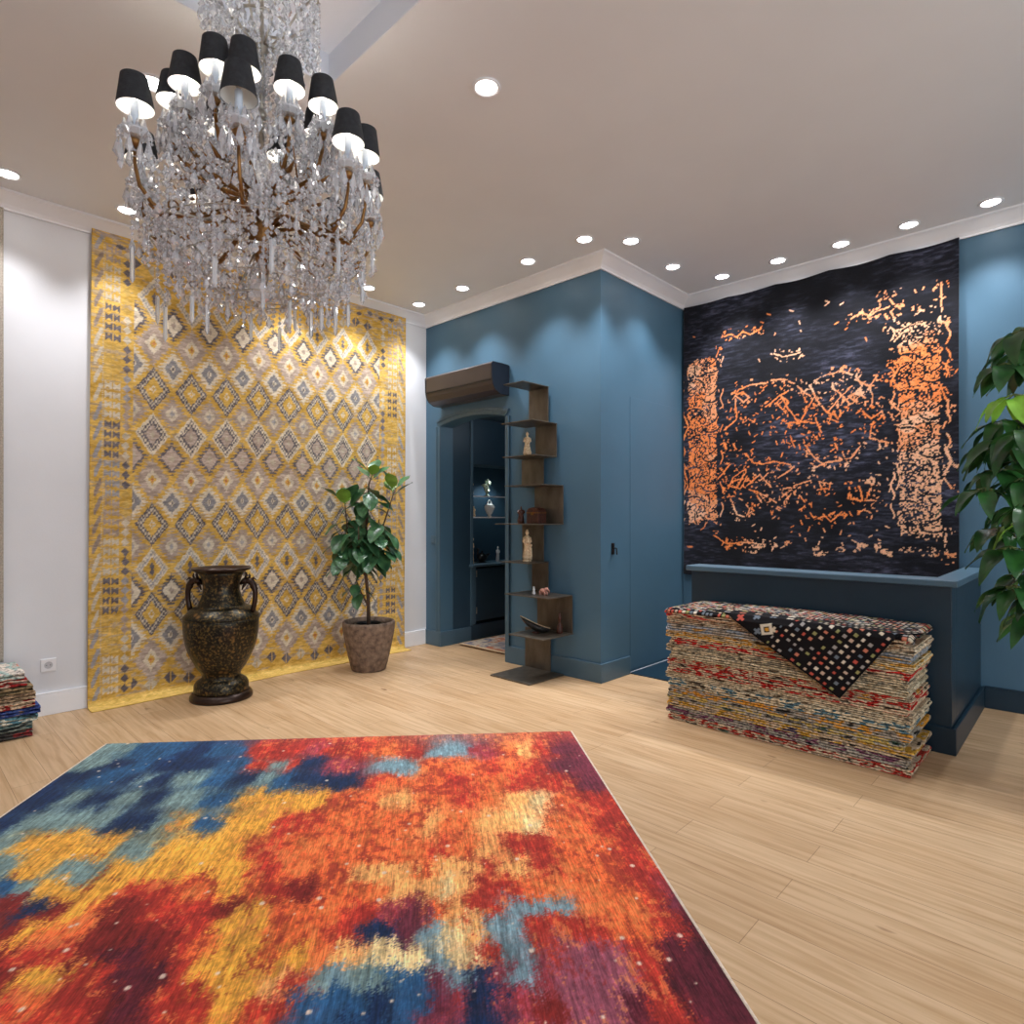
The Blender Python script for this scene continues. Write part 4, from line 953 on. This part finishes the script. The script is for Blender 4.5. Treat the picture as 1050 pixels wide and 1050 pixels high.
b = MB(); b.ball((0,0,.055), .055, 16, 10, sc=(1.25,.85,.75)); b.lathe([(.05,0),(.045,.008),(.02,.02)], 16)
b.tube([(-.05,0,.07),(-.065,0,.11),(-.055,0,.145),(-.075,0,.155)], [.02,.013,.016,.005], 10); b.tube([(.055,0,.065),(.10,0,.09),(.12,0,.085)], [.02,.012,.004], 8)
b.build('body', M['black_bronze'], tp, smooth=True)
b = MB(); b.lathe([(.03,.095),(.024,.105),(.006,.11),(.012,.122),(.003,.13)], 14); b.build('lid', M['black_bronze'], tp, smooth=True)
statue('ivory_figurine', 'ivory figure on the cabinet counter, half hidden by the door frame', 'figurine', (4.83, 4.84, .8005), .17, M['white_ceramic'], .26, seed=12, rz=4.4)

# ================================================================== VASE
def vase_mat():
    m, nt, b = newmat('dark_enamel_bronze'); L = nt.links
    tc = node(nt, 'ShaderNodeTexCoord')
    vo = node(nt, 'ShaderNodeTexVoronoi'); vo.inputs['Scale'].default_value = 24; L.new(tc.outputs['Object'], vo.inputs['Vector'])
    nz = node(nt, 'ShaderNodeTexNoise'); nz.inputs['Scale'].default_value = 60; nz.inputs['Detail'].default_value = 4; L.new(tc.outputs['Object'], nz.inputs['Vector'])
    c1 = node(nt, 'ShaderNodeValToRGB'); e = c1.color_ramp.elements
    e[0].position = .40; e[0].color = (*lin((30,24,18)), 1); e[1].position = .68; e[1].color = (*lin((118,92,48)), 1)
    x = c1.color_ramp.elements.new(.52); x.color = (*lin((44,44,32)), 1)
    L.new(nz.outputs['Fac'], c1.inputs[0])
    n2 = node(nt, 'ShaderNodeTexNoise'); n2.inputs['Scale'].default_value = 9; n2.inputs['Detail'].default_value = 3; L.new(tc.outputs['Object'], n2.inputs['Vector'])
    c2 = node(nt, 'ShaderNodeValToRGB'); c2.color_ramp.elements[0].position = .58; c2.color_ramp.elements[1].position = .64
    L.new(n2.outputs['Fac'], c2.inputs[0])
    c3 = node(nt, 'ShaderNodeValToRGB'); c3.color_ramp.elements[0].color = (*lin((150,112,62)), 1); c3.color_ramp.elements[1].color = (*lin((40,36,24)), 1); c3.color_ramp.elements[1].position = .5
    L.new(vo.outputs['Distance'], c3.inputs[0])
    mx = node(nt, 'ShaderNodeMix', data_type='RGBA'); L.new(c2.outputs[0], mx.inputs[0]); L.new(c1.outputs[0], mx.inputs[6]); L.new(c3.outputs[0], mx.inputs[7])
    L.new(mx.outputs[2], b.inputs['Base Color']); b.inputs['Metallic'].default_value = .55; b.inputs['Roughness'].default_value = .34
    bp = node(nt, 'ShaderNodeBump'); bp.inputs['Strength'].default_value = .5; bp.inputs['Distance'].default_value = .004; L.new(nz.outputs['Fac'], bp.inputs['Height']); L.new(bp.outputs[0], b.inputs['Normal'])
    return m
M['vase'] = vase_mat(); M['vase_plain'] = pmat('dark_brown_bronze', (52,36,28), .32, metal=.5, ns=30, amt=.3)
vz = empty('bronze_vase', (1.735, 4.555, 0), label='large dark patinated bronze vase with two handles before the yellow rug', cat='vase')
q_ = .001137
def pr(l): return [(hw*q_, (908-y)*q_) for hw, y in l]
b = MB(); b.lathe(pr([(178,908),(184,900),(183,885),(172,868),(160,860)]), 48); tag(b.build('base', M['vase_plain'], vz, smooth=True), 'plain dark brown base')
b = MB(); b.lathe(pr([(158,862),(160,850),(158,815),(146,795),(126,782),(114,772),(112,755),(122,735),(142,710),(172,650),(194,600),(208,550),(216,500),(220,450),(221,420),(219,400)]), 56); b.build('body', M['vase'], vz, smooth=True)
b = MB(); b.lathe(pr([(219,400),(222,396),(221,388),(200,365),(182,345),(160,330),(136,328),(134,315),(130,300),(118,275),(109,240),(107,205),(112,165),(122,135),(138,112)]), 56); b.build('neck', M['vase'], vz, smooth=True)
b = MB(); lob = lambda a, z: 1+.05*abs(math.cos(a*4))
b.lathe(pr([(136,114),(150,104),(168,96),(172,90),(168,84),(150,90),(110,110),(98,160),(96,200)]), 64, sc=lob); b.build('rim', M['vase_plain'], vz, smooth=True)
b = MB(); b.lathe(pr([(60,202),(97,200)]), 40, caps=True); b.build('inner_floor', M['black_metal'], vz)
for s_ in (-1, 1):
    w = lambda hw, y: tuple(RGT*(s_*hw*q_)+Vector((0,0,(908-y)*q_)))
    b = MB(); b.tube([w(118,190), w(150,165), w(185,172), w(205,200), w(214,240), w(212,290), w(205,330), w(196,362)], [.010,.022,.026,.022,.018,.017,.018,.020], 12)
    b.ball(w(150,170), .030, 12, 8, sc=(1,.9,.8)); b.tube([w(150,160), w(158,128), w(150,112)], [.012,.009,.003], 8); b.tube([w(185,165), w(205,150), w(222,165)], [.012,.009,.003], 8)
    b.tube([w(170,160), w(180,138), w(176,122)], [.010,.007,.003], 8); b.ball(w(200,205), .022, 10, 8); b.tube([w(150,190), w(138,205), w(128,228)], [.012,.010,.004], 8)
    tag(b.build('handle', M['vase_plain'], vz, smooth=True), 'animal-head handle')

# ================================================================== POTTED FIG
def leaf_mesh(b, M4, L_, W_, fold=.25, droop=.3, mi=0, point=1.3, nl=7, nw=4):
    vs = []
    for i in range(nl+1):
        t = i/nl; w_ = W_*.5*(math.sin(math.pi*min(1, t**.8))**.75 if 0 < t < 1 else 0.02)*(.75+.5*t if point < 1.2 else 1.15-.3*t)
        for j in range(nw+1):
            s_ = (j/nw*2-1); y = s_*w_; z = abs(s_)*w_*fold-droop*L_*t*t+.03*L_*math.sin(t*9+s_*2)*abs(s_)
            vs.append(M4 @ Vector((t*L_*(1-.1*droop), y, z)))
    fs = [(i*(nw+1)+j, (i+1)*(nw+1)+j, (i+1)*(nw+1)+j+1, i*(nw+1)+j+1) for i in range(nl) for j in range(nw)]
    b.add(vs, fs, mi)
def orient(p, d, roll=0.):
    d = Vector(d).normalized(); s_ = d.cross(UP)
    s_ = s_.normalized() if s_.length > 1e-3 else RGT.copy()
    u_ = s_.cross(d)
    m = Matrix((( d.x, -s_.x, u_.x, p[0]), (d.y, -s_.y, u_.y, p[1]), (d.z, -s_.z, u_.z, p[2]), (0,0,0,1)))
    return m @ Matrix.Rotation(roll, 4, 'X')
fg = empty('potted_fig', (2.926, 4.49, 0), label='leafy green fig tree in a round brown stone planter', cat='plant')
b = MB(); b.lathe([(.135,0),(.146,.01),(.175,.13),(.20,.25),(.216,.34),(.221,.385),(.220,.408),(.212,.415),(.196,.41),(.192,.37),(.188,.36)], 48); tag(b.build('planter', M['pot'], fg, smooth=True), 'round brown stone planter')
b = MB(); b.lathe([(.001,.372),(.187,.362),(.187,.35)], 32, caps=False); b.build('soil', M['soil'], fg, smooth=True)
b = MB(); b.lathe([(.115,.364),(.12,.392),(.112,.396),(.106,.378)], 28, caps=False); tag(b.build('inner_pot', M['black_metal'], fg, smooth=True), 'dark rim of the inner pot')
BR = [[(0,0,.36),(-.005,0,.6),(-.03,0,.85),(-.025,0,1.18),(-.01,.02,1.42),(.0,0,1.58),(.03,0,1.66)],
      [(-.03,0,.88),(.05,-.05,1.02),(.12,-.06,1.18),(.18,-.03,1.38),(.23,-.02,1.55)],
      [(-.03,0,.85),(-.11,-.04,1.0),(-.17,-.04,1.18),(-.19,-.02,1.32),(-.20,-.02,1.44)],
      [(-.01,0,.55),(-.06,-.03,.66),(-.10,-.05,.78)], [(-.03,0,.85),(.06,-.08,.98),(.20,-.06,1.12)],[(-.03,0,.80),(-.12,-.08,.95),(-.24,-.05,1.08)],[(-.03,0,.95),(.02,.10,1.1),(.06,.14,1.28)], [(-.03,0,.98),(-.06,-.10,1.08),(-.05,-.15,1.22)]]
b = MB()
for i, br in enumerate(BR): b.tube([RGT*r+FWD*d+Vector((0,0,z)) for r, d, z in br], [.017-.012*k/(len(br)-1) if i == 0 else .010-.006*k/(len(br)-1) for k in range(len(br))], 8)
b.build('trunk', M['bark'], fg, smooth=True)
rng = random.Random(3)
def along(br, t):
    x = t*(len(br)-1); k = min(int(x), len(br)-2); f_ = x-k
    a, c_ = br[k], br[k+1]; return [a[i]+(c_[i]-a[i])*f_ for i in range(3)]
specs = []
for i in range(22): specs.append((0, .42+.42*i/22, .185, -.5))
for i in range(16): specs.append((1, .12+.5*i/16, .19, -.6))
for i in range(19): specs.append((2, .12+.6*i/19, .19, -.6))
for i in range(5): specs.append((3, .45+.55*i/5, .15, -.45))
for i in range(9): [specs.append((k_, .3+.7*i/9, .19, -.6)) for k_ in (4, 5, 6, 7)]
for k, br in enumerate((0, 1, 2)):
    for i in range(5): specs.append((br, .90+.025*i, .17 if k else .16, .85))
ang = 0
for (bi, t, L_, el) in specs:
    r, d, z = along(BR[bi], min(t, 1)); ang += 2.4+rng.uniform(-.4, .4)
    e_ = el+rng.uniform(-.3, .35); dr_ = RGT*math.cos(ang)+FWD*math.sin(ang)+Vector((0,0,e_))
    p = RGT*r+FWD*d+Vector((0,0,z)); st = dr_.normalized()*.035
    b = MB(); L2 = L_*rng.uniform(.85, 1.2)
    leaf_mesh(b, orient(p+st, dr_, rng.uniform(-.3,.3)), L2, L2*.66, .18, .25 if el < .5 else .05, point=1.0); b.tube([p, p+st*1.3], .003, 5)
    b.build('leaf', M['leaf_light'] if (el > .5 and rng.random() < .3) else M['leaf'], fg, smooth=True)

# ================================================================== UMBRELLA PLANT AT THE RIGHT EDGE
sx_ = RGT*2.45+FWD*2.5
up = empty('umbrella_plant', (sx_.x, sx_.y, 0), label='tall green plant with finger-like drooping leaves at the right edge', cat='plant')
b = MB(); b.lathe([(.15,0),(.16,.01),(.20,.38),(.205,.40),(.19,.40),(.185,.36)], 36); tag(b.build('planter', M['pot'], up, smooth=True), 'brown planter')
b = MB(); b.lathe([(.001,.372),(.184,.362)], 24, caps=False); b.build('soil', M['soil'], up)
b = MB(); b.tube([(0,0,.36),(.02,.01,.9),(-.01,0,1.5),(.01,.02,2.1)], [.022,.02,.016,.01], 10); b.tube([(.04,.03,.36),(.06,.0,.9),(.10,-.05,1.4),(.12,-.06,1.9)], [.016,.015,.012,.007], 8); b.build('trunk', M['bark_green'], up, smooth=True)
rng = random.Random(11)
# leaf hubs: right offset, depth offset, height, brightness
HUB = []
for (px_, py_, d_, br_) in ((1046,338,2.45,0),(1040,404,2.40,1),(1062,372,2.5,0),(1036,448,2.40,0),(1028,455,2.6,0),(1052,440,2.3,0),(1010,500,2.4,0),(1048,490,2.35,0),(1040,520,2.55,0),(1058,530,2.4,1),(1035,560,2.4,0),(1052,585,2.5,0),(1044,545,2.6,0),(1064,470,2.6,0),(1066,610,2.4,0),(1024,480,2.45,0),(1075,420,2.5,0),(1080,500,2.3,0),(1075,560,2.4,0),(1030,430,2.5,0),(1054,515,2.3,0),(1018,452,2.5,0),(1046,358,2.55,0),(1030,372,2.5,0),(1060,450,2.4,0),(1022,540,2.5,0),(1040,600,2.45,0),(1058,628,2.5,0),(1048,470,2.5,0)):
    HUB.append(((px_-525)/626.4*d_-2.45, d_-2.5, 1.3+(530-py_)/626.4*d_, br_))
for i in range(22): HUB.append((rng.uniform(.0,.55), rng.uniform(-.35,.4), rng.uniform(.95,2.25), 0))
for (r, d, z, br_) in HUB:
    hub = RGT*r+FWD*d+Vector((0,0,z)); root = Vector((0,0,max(.5, z-.22)))
    b = MB(); b.tube([root, root.lerp(hub, .5)+Vector((0,0,.05)), hub], [.005,.004,.003], 6, 1)
    out = (hub-root); out.z = 0; out = out.normalized() if out.length > .01 else -RGT
    n_ = rng.choice((6, 7, 8)); a0 = math.atan2(out.y, out.x)
    for k in range(n_):
        a = a0+(k-(n_-1)/2)*2*math.pi/n_*.95; dv = Vector((math.cos(a), math.sin(a), -.35+rng.uniform(-.3,.15)))
        L2 = rng.uniform(.115,.17)*(1.08-.06*abs(k-(n_-1)/2))
        pt = hub+dv.normalized()*.03; b.tube([hub, pt], .0022, 5, 1)
        leaf_mesh(b, orient(pt, dv, rng.uniform(-.25,.25)), L2, L2*.42, .3, rng.uniform(.25,.6), mi=0)
    b.build('leaf', [M['schef_light'] if br_ else M['schef'], M['bark_green']], up, smooth=True)

# ================================================================== STACKS OF FOLDED RUGS
def rug_mat(name, base, acc1, acc2, dark, seed):
    m, nt, b = newmat(name); L = nt.links
    tc = node(nt, 'ShaderNodeTexCoord'); mp = node(nt, 'ShaderNodeMapping'); mp.inputs['Scale'].default_value = (4, 9, 48); mp.inputs['Location'].default_value = (seed*3.1, seed*1.7, seed*.9)
    L.new(tc.outputs['Object'], mp.inputs['Vector'])
    nz = node(nt, 'ShaderNodeTexNoise'); nz.inputs['Scale'].default_value = 1; nz.inputs['Detail'].default_value = 3; L.new(mp.outputs[0], nz.inputs['Vector'])
    cr = node(nt, 'ShaderNodeValToRGB'); cr.color_ramp.interpolation = 'CONSTANT'; e = cr.color_ramp.elements
    e[0].position = 0; e[0].color = (*lin(dark), 1); e[1].position = .36; e[1].color = (*lin(base), 1)
    for p_, c_ in ((.43, tuple(min(255, x*1.12) for x in base)), (.50, acc1), (.59, base), (.66, acc2), (.75, dark)):
        x = e.new(p_); x.color = (*lin(c_), 1)
    L.new(nz.outputs['Fac'], cr.inputs[0])
    # knot ticks: fine dark gaps between tufts
    m2 = node(nt, 'ShaderNodeMapping'); m2.inputs['Scale'].default_value = (60, 70, 60); L.new(tc.outputs['Object'], m2.inputs['Vector'])
    n2 = node(nt, 'ShaderNodeTexNoise'); n2.inputs['Scale'].default_value = 1; n2.inputs['Detail'].default_value = 2; L.new(m2.outputs[0], n2.inputs['Vector'])
    mr = node(nt, 'ShaderNodeMapRange'); mr.inputs['From Min'].default_value = .34; mr.inputs['From Max'].default_value = .56; mr.inputs['To Min'].default_value = .42; mr.inputs['To Max'].default_value = 1.15; L.new(n2.outputs['Fac'], mr.inputs['Value'])
    mx = node(nt, 'ShaderNodeVectorMath', operation='MULTIPLY'); L.new(cr.outputs[0], mx.inputs[0]); L.new(mr.outputs[0], mx.inputs[1]); L.new(mx.outputs[0], b.inputs['Base Color'])
    b.inputs['Roughness'].default_value = .95; b.inputs['Specular IOR Level'].default_value = .1
    bp = node(nt, 'ShaderNodeBump'); bp.inputs['Strength'].default_value = .8; bp.inputs['Distance'].default_value = .006; L.new(n2.outputs['Fac'], bp.inputs['Height']); L.new(bp.outputs[0], b.inputs['Normal'])
    return m
BE = (190,168,140); GR_ = (160,150,136)
PALR = [(BE,(176,60,48),(90,100,84),(64,56,46)),(GR_,(120,70,90),(84,98,60),(46,44,48)),(BE,(196,150,60),(70,60,90),(58,50,44)),(GR_,(200,170,90),(60,80,70),(60,56,50)),(GR_,(214,150,60),(70,110,120),(54,50,46)),
        ((200,184,154),(90,120,130),(212,150,60),(84,72,58)),((206,190,160),(190,170,140),(120,110,96),(96,80,62)),(BE,(176,44,40),(70,60,54),(60,44,38)),(BE,(184,56,46),(210,150,70),(70,54,44)),((198,184,156),(176,160,130),(120,104,84),(92,78,60)),
        ((196,178,146),(150,140,120),(90,80,66),(74,62,50)),(BE,(190,50,46),(190,180,170),(70,58,48)),((204,186,150),(214,160,70),(150,120,90),(90,74,56)),(GR_,(150,160,170),(200,150,80),(90,84,74)),((206,190,164),(180,150,120),(130,116,104),(96,84,70)),(BE,(186,60,54),(224,200,170),(80,62,52))]
def folded_rug(name, W_, D_, hh, layers, mat, loc, jit, wob=.006, seed=0, nY=60, sagf=None, endcol=None):
    """rug folded to and fro: serpentine profile along Y with rounded folds, extruded along X"""
    rr = random.Random(seed); b = MB(); t = hh/layers; prof = []
    y0, y1 = -W_/2, W_/2
    ctr = []
    for l in range(layers):
        zc = t*(l+.5); ys = np.linspace(y0+t*.5, y1-t*.5, nY) if l % 2 == 0 else np.linspace(y1-t*.5, y0+t*.5, nY)
        for y_ in ys: ctr.append((y_, zc))
        if l < layers-1:
            s_ = 1 if l % 2 == 0 else -1; ye = ys[-1]
            for a in (.35, .9, 1.57, 2.24, 2.79): ctr.append((ye+s_*(t*.62)*math.sin(a), zc+t*.5-t*.5*math.cos(a)))
    def sg(y_): return sagf(y_) if sagf else 0
    # ring of the cross-section: outline both sides of the centre line
    n_ = len(ctr); th_ = t*.43; L_, R_ = [], []
    for i, (y_, z_) in enumerate(ctr):
        a = ctr[max(0,i-1)]; c_ = ctr[min(n_-1,i+1)]; ty, tz = c_[0]-a[0], c_[1]-a[1]; ln = math.hypot(ty, tz) or 1; ny, nz_ = -tz/ln, ty/ln
        L_.append((y_+ny*th_, z_+nz_*th_)); R_.append((y_-ny*th_, z_-nz_*th_))
    xs = [-D_/2, -D_/2+.005, -D_/2+.014, D_/2-.012, D_/2]; ins = [.45, .85, 1, 1, .6]
    vs = []
    for xi, (x_, f_) in enumerate(zip(xs, ins)):
        for i in range(n_):
            cy_, cz_ = ctr[i]; w_ = wob*mnoise.noise(Vector((cy_*5, cz_*40, seed*3.3)))+jit
            for (py_, pz_) in (L_[i], R_[i]):
                vs.append((x_+w_, cy_+(py_-cy_)*f_, max(.0003, cz_+(pz_-cz_)*f_+0)+sg(cy_)))
    m_ = n_*2; fs = []
    for xi in range(len(xs)-1):
        for i in range(n_-1):
            a = xi*m_+i*2; c_ = (xi+1)*m_+i*2
            fs.append((a, a+2, c_+2, c_)); fs.append((a+1, c_+1, c_+3, a+3))
        a, c_ = xi*m_, (xi+1)*m_; fs.append((a, c_, c_+1, a+1)); a += m_-2; c_ += m_-2; fs.append((a, a+1, c_+1, c_))
    for i in range(n_-1):
        fs.append((i*2, i*2+1, i*2+3, i*2+2)); k = (len(xs)-1)*m_; fs.append((k+i*2, k+i*2+2, k+i*2+3, k+i*2+1))
    b.add(vs, fs); o = b.build(name, mat, smooth=False, loc=loc); return o
NL = 16; HS = .70; W_R = 1.34; XF = 3.55; XBk = 4.02; YC = 1.335
LABS = ['dark multicoloured folded rug at the very bottom of the large stack','grey folded rug second from the bottom of the large stack','beige and ochre folded rug third from the bottom of the large stack','grey folded rug fourth from the bottom of the large stack',
 'grey and orange folded rug fifth from the bottom of the large stack','pale folded rug sixth from the bottom of the large stack','plain cream folded rug seventh from the bottom of the large stack','red flecked folded rug eighth from the bottom of the large stack',
 'red and beige folded rug just above the middle of the large stack','plain cream folded rug tenth from the bottom of the large stack','plain beige folded rug sixth from the top of the large stack','red striped folded rug fifth from the top of the large stack',
 'cream and ochre folded rug fourth from the top of the large stack','blue-grey folded rug third from the top of the large stack','cream folded rug second below the black rug on the large stack','red and cream folded rug directly under the black rug']
hh = HS/NL
for i in range(NL):
    rr = random.Random(i+40); h_ = hh
    f_ = i/(NL-1)
    sagf = (lambda y_, f_=f_: .008*f_*math.cos(y_/W_R*math.pi*1.0)-.008*f_*max(0, -y_/W_R))
    o = folded_rug('folded_rug', W_R+rr.uniform(-.03,.03), XBk-XF+rr.uniform(-.015,.01), h_, rr.choice((3,3,4)), rug_mat('folded_rug_wool', *PALR[i], i), ((XF+XBk)/2, YC+rr.uniform(-.012,.012), i*hh), rr.uniform(-.008,.008), seed=i, sagf=sagf)
    tag(o, LABS[i], 'rug', 'folded rugs in the large stack')
# black rug on top with its corner folded over the front
def sag_top(y): y = y-YC; return HS+.008*np.cos(y/W_R*math.pi)-.008*np.maximum(0, -y/W_R)
BK = np.array((22,20,22)); pal = np.array([(210,196,172),(196,170,150),(160,154,150),(186,84,70),(196,120,96),(150,148,96),(110,120,130),(220,208,190)], float)
def dots(a, b_, sp, hs, seed):
    ia = np.floor(a/sp).astype(int); ib = np.floor(b_/sp).astype(int); fa = (a/sp) % 1-.5; fb = (b_/sp) % 1-.5
    hsh = ((ia*73856093) ^ (ib*19349663) ^ seed) & 0x7fffffff; col = pal[(hsh//7) % len(pal)]
    on = (np.maximum(np.abs(fa), np.abs(fb)) < hs)
    return on, col, hsh, fa, fb
bk = empty('black_rug', (XF, YC, HS), label='black rug with small coloured squares, corner folded over the big stack', cat='rug'); off = np.array((XF, YC, HS))
M['black_wool'] = cloth_mat('black_wool', (1,1,1), 330, .25)
yy, xx = np.meshgrid(np.linspace(YC-W_R/2-.02, YC+W_R/2+.015, 270), np.linspace(XF-.012, XBk+.01, 100), indexing='ij')
C = np.zeros((*yy.shape, 3))+BK
on, col, hs_, fa, fb = dots(yy*1.0, xx*1.2, .026, .34, 5); k = on & ((hs_ // 64) % 5 > 0); C[k] = col[k]
zt = sag_top(yy)+.010+.004*fbm(yy*9, xx*9, 120)-.014*np.clip((XF+.012-xx)/.02, 0, 1)
zt -= .02*np.clip((YC-W_R/2+.0-yy)/.02, 0, 1)+.008*np.clip((yy-(YC+W_R/2))/.015, 0, 1)
grid_cloth('top_fold', (np.stack([xx, yy, zt], -1)-off)[:, ::-1], C[:, ::-1], M['black_wool'], bk, thick=.012)
# flap: rug coordinates along its two edges from the tip
tip = np.array((.975, .345)); eA = np.array((.64, .385)); LA = np.hypot(*eA); eA = eA/LA; eB = np.array((-.275, .385)); LB = np.hypot(*eB); eB = eB/LB
na, nb = 190, 130
a, b_ = np.meshgrid(np.linspace(0, LA*1.18, na), np.linspace(0, LB*1.28, nb), indexing='ij')
Yf = tip[0]+a*eA[0]+b_*eB[0]; Zf = tip[1]+a*eA[1]+b_*eB[1]
over = Zf-(sag_top(Yf)+.012)
keep = (over[:-1,:-1] < .16) & (Yf[:-1,:-1] > YC-W_R/2-.03)
Xf = np.full_like(a, XF-.028)-.016*np.sin(np.clip((.72-Zf)/.4, 0, 1)*2.2)+.006*np.sin(a*9)
rb = .03
th_ = np.clip(over/rb+.8, 0, None)
Xf = np.where(over > -.024, XF-.028+np.clip((over+.024), 0, None)*.9, Xf)
Zf2 = np.where(over > -.024, np.minimum(Zf, sag_top(Yf)+.017-.010*np.exp(-np.clip(over+.024, 0, 1)/.012)), Zf)
C = np.zeros((*a.shape, 3))+BK
on, col, hs_, fa, fb = dots(a, b_, .039, .21, 9); k = on & ((hs_ // 64) % 9 > 0); C[k] = col[k]
# left part: larger crosses and a lozenge
lf = a > LA*.60; C[lf] = BK
on2, col2, hs2, fa2, fb2 = dots(a, b_, .062, .40, 21); u_, v_ = np.abs(fa2), np.abs(fb2)
k = lf & (((u_ < .12) & (v_ < .36)) | ((v_ < .12) & (u_ < .36))) & (((np.floor(a/.062)+np.floor(b_/.062)) % 2) == 0); C[k] = col2[k]
d = np.abs(a-LA*.66)+np.abs(b_-.075); k = (d < .045) & (d > .022); C[k] = (214,204,184); k = d < .015; C[k] = (206,150,60)
edge = (a < .012) | (b_ < .012); C[edge] = BK*.8
grid_cloth('folded_corner', (np.stack([Xf, Yf, Zf2], -1)-off)[::-1], C[::-1], M['black_wool'], bk, thick=.008, keep=keep[::-1])

# small stack at the left edge
SM = [((70,66,64),(150,60,60),(190,180,160),(40,36,34)),((120,128,120),(70,100,100),(200,196,180),(50,52,50)),((96,140,150),(220,214,196),(60,90,110),(50,60,66)),((70,90,150),(40,50,100),(150,120,90),(40,40,56)),
      (BE,(150,44,44),(90,76,64),(60,44,40)),((176,150,120),(120,100,80),(200,180,150),(70,60,50)),((150,128,96),(96,86,66),(190,170,140),(60,54,44)),((150,46,44),(210,190,170),(80,50,44),(60,34,30)),((206,196,184),(176,196,188),(220,150,130),(120,110,104))]
SL = ['dark folded rug at the bottom of the small stack at left edge','grey-green folded rug second from the bottom of the small left stack','pale blue folded rug third from the bottom of the small left stack','bright blue edged folded rug in the small left stack','dark red patterned folded rug in the middle of the small left stack',
      'tan folded rug fourth from the top of the small left stack','olive brown folded rug third from the top of the small left stack','deep red folded rug second from the top of the small left stack','pale pastel folded rug on top of the small left stack']
h2 = .0435
for i in range(9):
    rr = random.Random(i+90)
    o = folded_rug('folded_rug', 1.15+rr.uniform(-.03,.03), .36, h2, 2, rug_mat('folded_rug_wool', *SM[i], i+30), (.115+rr.uniform(-.02,.02)+(-.018*max(0,i-4)), 4.735, i*h2), rr.uniform(-.008,.008), seed=i+60)
    o.rotation_euler = (0, 0, R(90)); tag(o, SL[i], 'rug', 'folded rugs in the small stack')
